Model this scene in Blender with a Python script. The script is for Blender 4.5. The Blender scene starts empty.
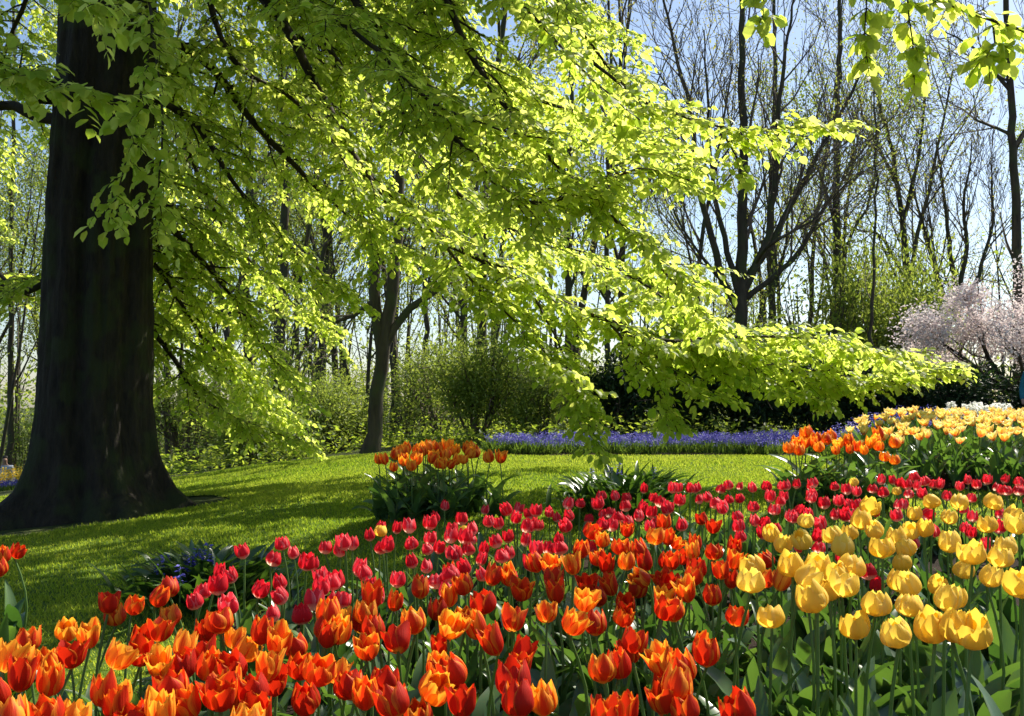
import bpy, math, random
import numpy as np
from mathutils import Vector, noise

# ------------------------------------------------------------------ camera, sky, sun, exposure
scene = bpy.context.scene
COL = scene.collection
W, H, F = 1024, 716, 1000.0
HC = 1.10                                   # camera height above the front bed
PITCH = math.atan(47 / F)
cam_d = bpy.data.cameras.new('camera')
cam_d.sensor_width = 36.0
cam_d.lens = 36.0 * F / W
cam_d.clip_start = 0.05
cam_d.clip_end = 2000.0
cam = bpy.data.objects.new('camera', cam_d)
cam.location = (0, 0, HC)
cam.rotation_euler = (math.pi / 2 + PITCH, 0, 0)
COL.objects.link(cam)
scene.camera = cam

SUN_AZ = math.radians(46)                   # from straight ahead towards the right
SUN_EL = math.radians(46)
SUN_DIR = Vector((math.sin(SUN_AZ) * math.cos(SUN_EL), math.cos(SUN_AZ) * math.cos(SUN_EL), math.sin(SUN_EL)))
world = bpy.data.worlds.new('World')
scene.world = world
world.use_nodes = True
wn = world.node_tree
bg = wn.nodes['Background']
sky = wn.nodes.new('ShaderNodeTexSky')
sky.sky_type = 'NISHITA'
sky.sun_disc = False
sky.sun_elevation = SUN_EL
sky.sun_rotation = SUN_AZ
sky.air_density = 1.0
sky.dust_density = 0.9
sky.ozone_density = 2.0
wn.links.new(sky.outputs['Color'], bg.inputs['Color'])
bg.inputs['Strength'].default_value = 0.085
sun_d = bpy.data.lights.new('sun', 'SUN')
sun_d.energy = 5.0
sun_d.angle = math.radians(0.5)
sun_d.color = (1.0, 0.93, 0.80)
sun = bpy.data.objects.new('sun', sun_d)
sun.rotation_euler = SUN_DIR.to_track_quat('Z', 'Y').to_euler()
COL.objects.link(sun)
vs = scene.view_settings
vs.view_transform = 'Standard'
vs.look = 'None'
vs.exposure = 0.95
vs.gamma = 1.0
vs.use_curve_mapping = False
scene.cycles.max_bounces = 10
scene.cycles.transmission_bounces = 8
scene.cycles.diffuse_bounces = 6
scene.cycles.glossy_bounces = 3
scene.cycles.use_denoising = True

CP, SP = math.cos(PITCH), math.sin(PITCH)


def P(px, py, d):
    """World point seen at pixel (px, py) at distance y = d."""
    u, v = (px - W / 2) / F, (H / 2 - py) / F
    dy, dz = CP - v * SP, SP + v * CP
    t = d / dy
    return np.array((u * t, d, HC + dz * t))


# ------------------------------------------------------------------ terrain height
GY = [-20, 0, 2, 3, 4, 5, 6, 7, 9, 12, 15, 20, 30, 60, 120, 900]
GZ = [0, .02, .04, .06, .10, .16, .22, .25, .30, .37, .42, .42, .20, -.2, -.5, -.5]


MOUNDS = ((-.54, 6.6, .13, .62), (2.45, 7.2, .14, .62), (.82, 7.3, .10, .5), (-1.5, 4.75, .05, .4))


def ss(x, a, b):
    t = np.clip((np.asarray(x, float) - a) / (b - a), 0, 1)
    return t * t * (3 - 2 * t)


def gz(x, y):
    x = np.asarray(x, float)
    y = np.asarray(y, float)
    z = np.interp(y, GY, GZ)
    t = np.clip(-x - 1.2, 0, 13)
    t = t * t / (t + .6)
    z = z - t * (.088 + .03 * ss(y, 8, 12) + .012 * ss(y, 12, 28)) * ss(y, 0, 6)
    z = z + .26 * ss(x - .26 * np.clip(y - 8, 0, 5), 2.5, 3.5) * ss(y, 6.6, 8.4) * (1 - ss(y, 12.9, 14.2))
    for mx, my, mh, mr in MOUNDS:
        z = z + mh * np.exp(-(((x - mx) ** 2 + (y - my) ** 2) / mr ** 2) ** 1.5)
    z = z + .012 * np.sin(x * 1.7 + 1) * np.sin(y * 1.3) + .006 * np.sin(x * 4.1) * np.sin(y * 3.3 + 2)
    return z


def inpoly(x, y, poly):
    x = np.asarray(x); y = np.asarray(y)
    r = np.zeros(x.shape, bool)
    n = len(poly)
    for i in range(n):
        (x0, y0), (x1, y1) = poly[i], poly[(i + 1) % n]
        c = ((y0 > y) != (y1 > y))
        xi = (x1 - x0) * (y - y0) / ((y1 - y0) if y1 != y0 else 1e-9) + x0
        r ^= c & (x < xi)
    return r


FRONT = [(-3.2, .3), (-2.3, 1.9), (-1.5, 2.6), (-1.3, 3.4), (-1.25, 4.3), (-.9, 5.0), (-.2, 5.4), (.3, 5.9), (.9, 6.25), (2.0, 6.35), (4.2, 6.5), (6, 6.2), (6, .3)]
STARBED = [(2.95, 8.1), (3.3, 7.75), (5, 7.55), (9, 7.7), (11, 13), (6, 13.2), (4.4, 12.4), (3.6, 10.6), (3.05, 9.1)]
BLUEBED = [(-.45, 14.5), (-.25, 14.1), (.4, 13.85), (2, 13.75), (4.2, 13.8), (6.5, 13.6), (8.2, 13.8), (8, 15.9), (2, 15.9), (.2, 15.6), (-.35, 15.0)]


# ------------------------------------------------------------------ mesh helpers
def make_mesh(name, verts, faces, mats, uv=None, rnd=None, smooth=False, fmat=None):
    """verts (N,3); faces list of (M,k) index arrays; mats list; uv per vertex; rnd per vertex."""
    me = bpy.data.meshes.new(name)
    verts = np.asarray(verts, np.float32)
    faces = [np.asarray(f, np.int32) for f in faces if len(f)]
    loops = np.concatenate([f.ravel() for f in faces]) if faces else np.zeros(0, np.int32)
    tot = np.concatenate([np.full(len(f), f.shape[1], np.int32) for f in faces]) if faces else np.zeros(0, np.int32)
    start = np.concatenate(([0], np.cumsum(tot)[:-1])).astype(np.int32) if len(tot) else tot
    me.vertices.add(len(verts))
    me.vertices.foreach_set('co', verts.ravel())
    me.loops.add(len(loops))
    me.loops.foreach_set('vertex_index', loops)
    me.polygons.add(len(tot))
    me.polygons.foreach_set('loop_start', start)
    if fmat is not None:
        me.polygons.foreach_set('material_index', np.asarray(fmat, np.int32))
    me.polygons.foreach_set('use_smooth', np.full(len(tot), bool(smooth)))
    for m in (mats if isinstance(mats, (list, tuple)) else [mats]):
        me.materials.append(m)
    if uv is not None:
        l = me.uv_layers.new(name='uv')
        l.data.foreach_set('uv', np.asarray(uv, np.float32)[loops].ravel())
    if rnd is not None:
        a = me.attributes.new('rnd', 'FLOAT', 'POINT')
        a.data.foreach_set('value', np.asarray(rnd, np.float32))
    me.update(calc_edges=True)
    me.validate()
    return me


class Acc:
    """Collects pieces into one mesh."""
    def __init__(s):
        s.v, s.f, s.uv, s.r, s.m, s.n = [], {}, [], [], {}, 0

    def add(s, v, faces, uv=None, rnd=None, mat=0):
        v = np.asarray(v, np.float32).reshape(-1, 3)
        for f in faces:
            f = np.asarray(f, np.int32)
            if len(f):
                s.f.setdefault(f.shape[1], []).append(f + s.n)
                s.m.setdefault(f.shape[1], []).append(np.full(len(f), mat, np.int32))
        s.v.append(v)
        s.uv.append(np.zeros((len(v), 2), np.float32) if uv is None else np.asarray(uv, np.float32))
        s.r.append(np.full(len(v), .5, np.float32) if rnd is None else np.broadcast_to(np.asarray(rnd, np.float32), (len(v),)))
        s.n += len(v)

    def mesh(s, name, mats, smooth=False):
        ks = sorted(s.f)
        return make_mesh(name, np.concatenate(s.v), [np.concatenate(s.f[k]) for k in ks], mats,
                         np.concatenate(s.uv), np.concatenate(s.r), smooth,
                         np.concatenate([np.concatenate(s.m[k]) for k in ks]))

    def tube(s, pts, rad, sides=6, mat=0, cap=True):
        pts = np.asarray(pts, float)
        n = len(pts)
        rad = np.broadcast_to(np.asarray(rad, float), (n,))
        t = np.gradient(pts, axis=0)
        t /= np.linalg.norm(t, axis=1)[:, None] + 1e-9
        ref = np.array((1., 0, 0)) if abs(t[:, 0]).mean() < .7 else np.array((0, 1., 0))
        a = np.cross(t, ref); a /= np.linalg.norm(a, axis=1)[:, None] + 1e-9
        b = np.cross(t, a)
        th = np.arange(sides) * 2 * math.pi / sides
        ring = pts[:, None] + rad[:, None, None] * (np.cos(th)[None, :, None] * a[:, None] + np.sin(th)[None, :, None] * b[:, None])
        i = np.arange(n - 1)[:, None] * sides
        j = np.arange(sides)[None]
        k = (j + 1) % sides
        q = np.stack([i + j, i + k, i + sides + k, i + sides + j], -1).reshape(-1, 4)
        vv = np.linspace(0, 1, n)
        uv = np.stack(np.broadcast_arrays(j / sides + 0. * vv[:, None], vv[:, None] + 0. * j), -1).reshape(-1, 2)
        s.add(ring.reshape(-1, 3), [q], uv, None, mat)


# leaf templates: along, across, up
LEAF8 = np.array([(0, 0, 0), (.30, -.40, .10), (.30, .40, .10), (.34, 0, .02), (.68, -.36, .07), (.68, .36, .07), (.70, 0, 0), (1, 0, -.08)])
LEAF8_T = np.array([(0, 3, 1), (0, 2, 3), (6, 7, 4), (6, 5, 7)])
LEAF8_Q = np.array([(3, 6, 4, 1), (3, 2, 5, 6)])
LEAF4 = np.array([(0, 0, 0), (.5, -.38, .1), (.5, .38, .1), (1, 0, 0)])
LEAF4_T = np.array([(0, 3, 1), (0, 2, 3)])


def unit(a):
    return a / (np.linalg.norm(a, axis=-1, keepdims=True) + 1e-9)


def add_leaves(acc, pos, d, nrm, ln, wd, rnd, tpl=8, mat=0):
    pos = np.asarray(pos, float); n = len(pos)
    if n == 0:
        return
    d = unit(np.asarray(d, float)); nrm = np.asarray(nrm, float)
    side = unit(np.cross(nrm, d)); up = np.cross(d, side)
    T = LEAF8 if tpl == 8 else LEAF4
    ln = np.broadcast_to(np.asarray(ln, float), (n,)); wd = np.broadcast_to(np.asarray(wd, float), (n,))
    v = pos[:, None] + d[:, None] * (T[:, 0][None, :, None] * ln[:, None, None]) + side[:, None] * (T[:, 1][None, :, None] * wd[:, None, None]) \
        + up[:, None] * (T[:, 2][None, :, None] * wd[:, None, None])
    k = len(T)
    base = (np.arange(n) * k)[:, None, None]
    if tpl == 8:
        fs = [(base + LEAF8_T[None]).reshape(-1, 3), (base + LEAF8_Q[None]).reshape(-1, 4)]
    else:
        fs = [(base + LEAF4_T[None]).reshape(-1, 3)]
    acc.add(v.reshape(-1, 3), fs, np.tile(np.stack([T[:, 1] + .5, T[:, 0]], -1), (n, 1)), np.repeat(np.asarray(rnd, float), k), mat)


# ------------------------------------------------------------------ object helpers
def empty(name, loc, label=None, cat=None, group=None, rz=0.0):
    o = bpy.data.objects.new(name, None)
    o.empty_display_size = .1
    o.location = [float(c) for c in loc]
    o.rotation_euler = (0, 0, rz)
    COL.objects.link(o)
    tag(o, label, cat, group)
    return o


def tag(o, label=None, cat=None, group=None, kind=None):
    if label: o['label'] = label
    if cat: o['category'] = cat
    if group: o['group'] = group
    if kind: o['kind'] = kind
    return o


def obj(name, me, parent=None, loc=(0, 0, 0)):
    o = bpy.data.objects.new(name, me)
    o.location = [float(c) for c in loc]
    COL.objects.link(o)
    if parent is not None:
        o.parent = parent
    return o


def copy_tree(o, parent=None):
    c = o.copy()
    COL.objects.link(c)
    if parent is not None:
        c.parent = parent
    for ch in list(o.children):
        copy_tree(ch, c)
    return c


# ------------------------------------------------------------------ materials
def nodes(name):
    m = bpy.data.materials.new(name)
    m.use_nodes = True
    nt = m.node_tree
    nt.nodes.clear()
    out = nt.nodes.new('ShaderNodeOutputMaterial')
    return m, nt, out


def N(nt, t, **kw):
    n = nt.nodes.new(t)
    for k, v in kw.items():
        setattr(n, k, v)
    return n


def ramp(nt, fac, stops):
    r = N(nt, 'ShaderNodeValToRGB')
    cr = r.color_ramp
    while len(cr.elements) < len(stops):
        cr.elements.new(.5)
    for e, (p, c) in zip(cr.elements, stops):
        e.position = p
        e.color = (*c, 1)
    nt.links.new(fac, r.inputs['Fac'])
    return r.outputs['Color']


def math_n(nt, op, a, b=None, c=None):
    n = N(nt, 'ShaderNodeMath', operation=op)
    for i, x in enumerate((a, b, c)):
        if x is None:
            continue
        if isinstance(x, (int, float)):
            n.inputs[i].default_value = x
        else:
            nt.links.new(x, n.inputs[i])
    return n.outputs[0]


def mixc(nt, fac, a, b, mode='MIX'):
    n = N(nt, 'ShaderNodeMix', data_type='RGBA', blend_type=mode)
    for s, x in ((0, fac), (6, a), (7, b)):
        if isinstance(x, (int, float)):
            n.inputs[s].default_value = x
        elif isinstance(x, tuple):
            n.inputs[s].default_value = (*x, 1)
        else:
            nt.links.new(x, n.inputs[s])
    return n.outputs[2]


def leafy(nt, out, refl, trans, tfac, rough=.45, spec=.5, bump=None):
    p = N(nt, 'ShaderNodeBsdfPrincipled')
    t = N(nt, 'ShaderNodeBsdfTranslucent')
    mx = N(nt, 'ShaderNodeMixShader')
    for s, x in ((p.inputs['Base Color'], refl), (t.inputs['Color'], trans)):
        if isinstance(x, tuple):
            s.default_value = (*x, 1)
        else:
            nt.links.new(x, s)
    p.inputs['Roughness'].default_value = rough
    p.inputs['Specular IOR Level'].default_value = spec
    mx.inputs[0].default_value = tfac
    nt.links.new(p.outputs[0], mx.inputs[1])
    nt.links.new(t.outputs[0], mx.inputs[2])
    nt.links.new(mx.outputs[0], out.inputs['Surface'])
    if bump is not None:
        b = N(nt, 'ShaderNodeBump')
        b.inputs['Strength'].default_value = .5
        b.inputs['Distance'].default_value = .003
        nt.links.new(bump, b.inputs['Height'])
        nt.links.new(b.outputs[0], p.inputs['Normal'])
    return p


def mat_leaf(name, r0, r1, t0, t1, tfac=.55, rough=.45, spec=.4):
    m, nt, out = nodes(name)
    a = N(nt, 'ShaderNodeAttribute', attribute_name='rnd')
    leafy(nt, out, ramp(nt, a.outputs['Fac'], [(0, r0), (1, r1)]), ramp(nt, a.outputs['Fac'], [(0, t0), (1, t1)]), tfac, rough, spec)
    return m


def mat_bark(name, c0, c1, scale=8, stretch=.25, bump=.02, moss=None):
    m, nt, out = nodes(name)
    tc = N(nt, 'ShaderNodeTexCoord')
    mp = N(nt, 'ShaderNodeMapping')
    mp.inputs['Scale'].default_value = (1, 1, stretch)
    nt.links.new(tc.outputs['Object'], mp.inputs[0])
    n = N(nt, 'ShaderNodeTexNoise')
    n.inputs['Scale'].default_value = scale
    n.inputs['Detail'].default_value = 8
    n.inputs['Roughness'].default_value = .65
    nt.links.new(mp.outputs[0], n.inputs['Vector'])
    col = ramp(nt, n.outputs['Fac'], [(.3, c0), (.72, c1)])
    if moss:
        n2 = N(nt, 'ShaderNodeTexNoise')
        n2.inputs['Scale'].default_value = scale * .25
        nt.links.new(tc.outputs['Object'], n2.inputs['Vector'])
        f = ramp(nt, n2.outputs['Fac'], [(.48, (0, 0, 0)), (.62, (1, 1, 1))])
        col = mixc(nt, f, col, moss)
    p = N(nt, 'ShaderNodeBsdfPrincipled')
    p.inputs['Roughness'].default_value = .85
    p.inputs['Specular IOR Level'].default_value = .25
    nt.links.new(col, p.inputs['Base Color'])
    b = N(nt, 'ShaderNodeBump')
    b.inputs['Strength'].default_value = .9
    b.inputs['Distance'].default_value = bump
    nt.links.new(n.outputs['Fac'], b.inputs['Height'])
    nt.links.new(b.outputs[0], p.inputs['Normal'])
    nt.links.new(p.outputs[0], out.inputs['Surface'])
    return m


def mat_ground(name, stops, scale=3, detail=8, bump=.02, rough=.95):
    m, nt, out = nodes(name)
    tc = N(nt, 'ShaderNodeTexCoord')
    n = N(nt, 'ShaderNodeTexNoise')
    n.inputs['Scale'].default_value = scale
    n.inputs['Detail'].default_value = detail
    n.inputs['Roughness'].default_value = .7
    nt.links.new(tc.outputs['Object'], n.inputs['Vector'])
    p = N(nt, 'ShaderNodeBsdfPrincipled')
    p.inputs['Roughness'].default_value = rough
    p.inputs['Specular IOR Level'].default_value = .15
    nt.links.new(ramp(nt, n.outputs['Fac'], stops), p.inputs['Base Color'])
    n2 = N(nt, 'ShaderNodeTexNoise')
    n2.inputs['Scale'].default_value = scale * 12
    n2.inputs['Detail'].default_value = 5
    nt.links.new(tc.outputs['Object'], n2.inputs['Vector'])
    b = N(nt, 'ShaderNodeBump')
    b.inputs['Strength'].default_value = .8
    b.inputs['Distance'].default_value = bump
    nt.links.new(n2.outputs['Fac'], b.inputs['Height'])
    nt.links.new(b.outputs[0], p.inputs['Normal'])
    nt.links.new(p.outputs[0], out.inputs['Surface'])
    return m


def mat_petal(name, body, body2, edge, base, edge_at=.55, edge_amt=1.0, base_at=.16, tfac=.45, tip=0.0, blaze=None, tr=1.25):
    """Petal pattern in petal coordinates: u across (0..1, midrib at .5), v from base to tip."""
    m, nt, out = nodes(name)
    uv = N(nt, 'ShaderNodeUVMap', uv_map='uv')
    sx = N(nt, 'ShaderNodeSeparateXYZ')
    nt.links.new(uv.outputs[0], sx.inputs[0])
    u = math_n(nt, 'ABSOLUTE', math_n(nt, 'MULTIPLY_ADD', sx.outputs[0], 2.0, -1.0))
    v = sx.outputs[1]
    oi = N(nt, 'ShaderNodeObjectInfo')
    at = N(nt, 'ShaderNodeAttribute', attribute_name='rnd')
    # streaks that run along the petal
    cmb = N(nt, 'ShaderNodeCombineXYZ')
    nt.links.new(math_n(nt, 'MULTIPLY', sx.outputs[0], 14.0), cmb.inputs[0])
    nt.links.new(math_n(nt, 'MULTIPLY', v, 2.0), cmb.inputs[1])
    nt.links.new(math_n(nt, 'MULTIPLY_ADD', oi.outputs['Random'], 90.0, math_n(nt, 'MULTIPLY', at.outputs['Fac'], 30.0)), cmb.inputs[2])
    ns = N(nt, 'ShaderNodeTexNoise')
    ns.inputs['Scale'].default_value = 1.0
    ns.inputs['Detail'].default_value = 3
    nt.links.new(cmb.outputs[0], ns.inputs['Vector'])
    k = math_n(nt, 'ADD', u, math_n(nt, 'MULTIPLY_ADD', ns.outputs['Fac'], .9, -.45))
    k = math_n(nt, 'ADD', k, math_n(nt, 'MULTIPLY', math_n(nt, 'POWER', v, 3.0), tip))
    k = math_n(nt, 'ADD', k, math_n(nt, 'MULTIPLY_ADD', oi.outputs['Random'], .5, -.25))
    mr = N(nt, 'ShaderNodeMapRange')
    mr.inputs[1].default_value = edge_at
    mr.inputs[2].default_value = edge_at + .55
    mr.inputs[3].default_value = 0
    mr.inputs[4].default_value = edge_amt
    nt.links.new(k, mr.inputs[0])
    bodyc = mixc(nt, oi.outputs['Random'], body, body2)
    c = mixc(nt, mr.outputs[0], bodyc, edge)
    if blaze:
        mb = N(nt, 'ShaderNodeMapRange')
        mb.inputs[1].default_value = .54
        mb.inputs[2].default_value = .26
        nt.links.new(math_n(nt, 'ADD', math_n(nt, 'MULTIPLY', u, .35), math_n(nt, 'MULTIPLY_ADD', ns.outputs['Fac'], .3, math_n(nt, 'SUBTRACT', v, .15))), mb.inputs[0])
        c = mixc(nt, mb.outputs[0], c, blaze)
    mb = N(nt, 'ShaderNodeMapRange')
    mb.inputs[1].default_value = base_at
    mb.inputs[2].default_value = base_at * .25
    nt.links.new(math_n(nt, 'MULTIPLY_ADD', ns.outputs['Fac'], .10, math_n(nt, 'SUBTRACT', v, .05)), mb.inputs[0])
    c = mixc(nt, mb.outputs[0], c, base)
    tcol = mixc(nt, 1.0, c, (tr, tr, tr), 'MULTIPLY')
    leafy(nt, out, c, tcol, tfac, .58, .22, ns.outputs['Fac'])
    return m


def mat_plain(name, c, rough=.7, c2=None):
    m, nt, out = nodes(name)
    p = N(nt, 'ShaderNodeBsdfPrincipled')
    n = N(nt, 'ShaderNodeTexNoise')
    n.inputs['Scale'].default_value = 20
    c2 = c2 or tuple(x * .7 for x in c)
    nt.links.new(ramp(nt, n.outputs['Fac'], [(.35, c2), (.65, c)]), p.inputs['Base Color'])
    p.inputs['Roughness'].default_value = rough
    nt.links.new(p.outputs[0], out.inputs['Surface'])
    return m


M = {}
M['beech'] = mat_leaf('beech leaf', (.12, .19, .022), (.24, .30, .05), (.50, .68, .06), (.86, .90, .20), .72, .45, .3)
M['fresh'] = mat_leaf('fresh leaf', (.09, .15, .025), (.17, .22, .04), (.26, .38, .04), (.46, .52, .08), .5, .5, .3)
M['shrub'] = mat_leaf('shrub leaf', (.075, .13, .02), (.15, .20, .03), (.28, .42, .03), (.52, .60, .06), .6, .5, .3)
M['rhodo'] = mat_leaf('evergreen leaf', (.012, .03, .010), (.035, .07, .02), (.03, .07, .01), (.07, .14, .02), .22, .55, .25)
M['bud'] = mat_leaf('opening bud', (.20, .17, .06), (.26, .26, .06), (.4, .36, .1), (.5, .52, .1), .45, .6, .2)
M['blossom'] = mat_leaf('blossom petal', (.72, .58, .58), (.86, .80, .77), (.7, .58, .58), (.85, .80, .77), .4, .6, .2)
M['grass'] = mat_leaf('grass blade', (.065, .13, .010), (.21, .26, .028), (.25, .42, .015), (.62, .68, .07), .5, .6, .15)
M['strap'] = mat_leaf('strap leaf', (.022, .055, .014), (.06, .12, .03), (.06, .14, .012), (.15, .28, .02), .28, .3, .6)
M['grassy'] = mat_leaf('grassy leaf', (.04, .085, .02), (.10, .16, .035), (.10, .20, .02), (.26, .38, .04), .4, .45, .3)
M['beechbark'] = mat_bark('beech bark', (.009, .007, .006), (.040, .032, .024), 16, .22, .06, (.028, .034, .014))
M['limbbark'] = mat_bark('limb bark', (.018, .014, .010), (.055, .042, .03), 14, .5, .01)
M['wood'] = mat_bark('woodland bark', (.03, .024, .017), (.10, .082, .055), 9, .2, .02, (.06, .068, .03))
M['twig'] = mat_bark('twig bark', (.075, .056, .042), (.19, .15, .115), 12, .5, .005)
M['soil'] = mat_ground('bed soil', [(.3, (.012, .008, .005)), (.55, (.032, .02, .013)), (.8, (.075, .048, .034))], 9, 8, .03)
M['litter'] = mat_ground('wood floor', [(.3, (.02, .026, .010)), (.5, (.045, .06, .016)), (.75, (.11, .10, .045))], 1.4, 9, .05)
M['turf'] = mat_ground('turf', [(.3, (.045, .085, .010)), (.7, (.10, .16, .018))], 3, 9, .015)
M['tulipleaf'] = mat_leaf('tulip leaf', (.045, .10, .035), (.10, .17, .06), (.08, .19, .02), (.20, .36, .04), .30, .30, .55)
M['stem'] = mat_leaf('tulip stem', (.12, .20, .05), (.12, .20, .05), (.20, .34, .05), (.20, .34, .05), .3, .45, .35)
M['p_orange'] = mat_petal('orange petal', (.50, .016, .004), (.60, .036, .005), (.86, .30, .018), (.70, .36, .03), .64, 1.0, .10, .46, .4)
M['p_flame'] = mat_petal('flame petal', (.56, .035, .004), (.66, .075, .006), (.90, .42, .03), (.72, .40, .04), .26, 1.0, .10, .46, .5)
M['p_ember'] = mat_petal('ember petal', (.60, .05, .005), (.74, .12, .008), (.92, .46, .03), (.72, .40, .04), .10, 1.0, .10, .55, .5)
M['p_red'] = mat_petal('red petal', (.62, .012, .024), (.72, .028, .050), (.90, .38, .36), (.88, .76, .58), .66, .8, .30, .46, .14)
M['p_yellow'] = mat_petal('yellow petal', (.86, .60, .06), (.90, .68, .10), (.92, .78, .22), (.80, .58, .06), .55, .7, .10, .45, .15, None, 1.1)
M['p_star'] = mat_petal('star petal', (.88, .60, .11), (.90, .68, .17), (.92, .82, .44), (.82, .50, .06), .40, .9, .10, .40, .2, (.66, .06, .012))
M['white'] = mat_leaf('white floret', (.80, .80, .76), (.88, .88, .85), (.8, .8, .7), (.85, .85, .78), .45, .5, .3)
M['blue'] = mat_leaf('blue floret', (.05, .045, .32), (.15, .135, .57), (.09, .08, .42), (.20, .17, .64), .25, .5, .3)
M['maroon'] = mat_leaf('dark red floret', (.12, .012, .02), (.28, .03, .04), (.2, .02, .02), (.4, .04, .04), .3, .5, .3)
M['skin'] = mat_plain('skin', (.42, .24, .17), .6)
M['hair'] = mat_plain('dark hair', (.02, .012, .008), .6)
M['palecloth'] = mat_plain('pale blue cloth', (.50, .56, .68), .85)
M['tealcloth'] = mat_plain('teal cloth', (.015, .16, .24), .85)
M['darkcloth'] = mat_plain('dark trousers', (.03, .035, .05), .9)

RS = np.random.RandomState
# ================================================================== THE SETTING: ground, beds, lawn
def sheet(name, xs, ys, mat, mask=None, dz=0.0):
    X, Y = np.meshgrid(xs, ys)
    Z = gz(X, Y) + dz
    nx = len(xs)
    i, j = np.meshgrid(np.arange(nx - 1), np.arange(len(ys) - 1))
    q = np.stack([j * nx + i, j * nx + i + 1, (j + 1) * nx + i + 1, (j + 1) * nx + i], -1).reshape(-1, 4)
    V = np.stack([X, Y, Z], -1).reshape(-1, 3)
    if mask is not None:
        c = V[q].mean(1)
        q = q[mask(c[:, 0], c[:, 1])]
        used = np.unique(q)
        remap = np.full(len(V), -1)
        remap[used] = np.arange(len(used))
        V, q = V[used], remap[q]
    return obj(name, make_mesh(name, V, [q], mat, smooth=True))


def spaced(a, b, near, far, step):
    c = list(np.arange(a, b + 1e-6, step))
    g, s = b, step
    while g < far:
        s *= 1.3; g += s; c.append(g)
    g, s = a, step
    while g > near:
        s *= 1.3; g -= s; c.insert(0, g)
    return np.array(c)


tag(sheet('ground', spaced(-16, 12, -600, 600, .3), spaced(-1, 34, -60, 900, .3), M['litter'], None, -.006), kind='structure')


BX, BY = float(P(92, 400, 9.2)[0]), 9.2         # the great beech


def lawn_mask(x, y):
    edge = 15.6 + .25 * np.sin(x * 1.3) + .15 * np.sin(x * 3.1)
    edge = np.where(x < -1.5, edge - .25 * np.clip(-x - 1.5, 0, 8) * .5, edge)
    tr = np.hypot(x - BX, y - BY) > 1.12 + .16 * np.sin(3 * np.arctan2(y - BY, x - BX)) + .08 * np.sin(7 * np.arctan2(y - BY, x - BX) + 1)
    return tr & (y < edge) & (x > -11) & ~inpoly(x, y, FRONT) & ~inpoly(x, y, STARBED) & ~inpoly(x, y, BLUEBED) & (x < 8.5)


tag(sheet('lawn', np.arange(-11, 8.6, .09), np.arange(.3, 16.4, .09), M['turf'], lawn_mask, .004), kind='structure')
for nm, poly in (('front_bed_soil', FRONT), ('right_bed_soil', STARBED), ('blue_bed_soil', BLUEBED)):
    a = np.array(poly)
    tag(sheet(nm, np.arange(a[:, 0].min() - .1, a[:, 0].max() + .1, .08), np.arange(a[:, 1].min() - .1, a[:, 1].max() + .1, .08),
              M['soil'], lambda x, y, p=poly: inpoly(x, y, p), .012), kind='structure')

# grass blades, only where the lawn can be seen from about here
def grass():
    r = RS(3)
    acc = Acc()
    for (y0, y1, dens, h, w) in ((1.5, 5, 5000, .024, .0045), (5, 8, 4200, .024, .0055), (8, 12, 3000, .026, .007), (12, 16.2, 2000, .028, .009)):
        x0, x1 = -.62 * y1 - .5, min(.62 * y1 + .5, 8.4)
        n = int((x1 - x0) * (y1 - y0) * dens)
        x, y = r.uniform(x0, x1, n), r.uniform(y0, y1, n)
        k = lawn_mask(x, y) & (np.abs(x) < .62 * y + .5)
        x, y = x[k], y[k]
        n = len(x)
        z = gz(x, y)
        a = r.uniform(0, 2 * math.pi, n)
        hh = h * r.uniform(.6, 1.25, n) * (1 + .25 * np.sin(x * 2.3) * np.sin(y * 2.9))
        lean = r.normal(0, .45, (n, 2)) * hh[:, None]
        b = np.stack([x, y, z], -1)
        s = np.stack([np.cos(a), np.sin(a), 0 * a], -1) * w
        tip = b + np.stack([lean[:, 0], lean[:, 1], hh], -1)
        v = np.stack([b - s, b + s, tip], 1).reshape(-1, 3)
        patch = .5 + .22 * np.sin(x * .9 + 1.1 * np.sin(y * .7)) * np.sin(y * 1.1) + r.normal(0, .22, n)
        acc.add(v, [np.arange(3 * n).reshape(-1, 3)], None, np.repeat(np.clip(patch, 0, 1), 3))
    o = obj('lawn_grass', acc.mesh('lawn_grass', M['grass']))
    tag(o, 'short bright green mown grass of the lawn', 'grass', None, 'stuff')


grass()


# low green cover on the floor of the wood
def undergrowth():
    r = RS(4)
    acc = Acc()
    n = 42000
    y = 15.8 + 26 * r.uniform(0, 1, n) ** 1.4
    x = r.uniform(-.68, .68, n) * y
    k = ~(inpoly(x, y, BLUEBED)) & ~lawn_mask(x, y) & ~((x < -.43 * y) & (y < 27)) & ~((np.abs(x + 2.25) < .8) & (y < 17))
    x, y = x[k], y[k]
    n = len(x)
    clump = np.clip(.5 + .5 * np.sin(x * 1.1 + 2 * np.sin(y * .35)) * np.sin(y * .8), 0, 1)
    z = gz(x, y) + r.uniform(0, 1, n) ** 1.5 * (.12 + .65 * clump)
    d = r.normal(0, 1, (n, 3)); d[:, 2] *= .4
    nr = r.normal(0, .6, (n, 3)); nr[:, 2] += 1
    add_leaves(acc, np.stack([x, y, z], -1), d, nr, r.uniform(.06, .14, n), r.uniform(.05, .10, n), r.uniform(0, 1, n), 4)
    tag(obj('undergrowth', acc.mesh('undergrowth', M['shrub'])), 'low leafy green undergrowth on the floor of the wood', 'undergrowth', None, 'stuff')


undergrowth()


# ================================================================== TREES
def rot_about(v, ax, a):
    ax = ax / np.linalg.norm(ax)
    return v * math.cos(a) + np.cross(ax, v) * math.sin(a) + ax * np.dot(ax, v) * (1 - math.cos(a))


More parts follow.
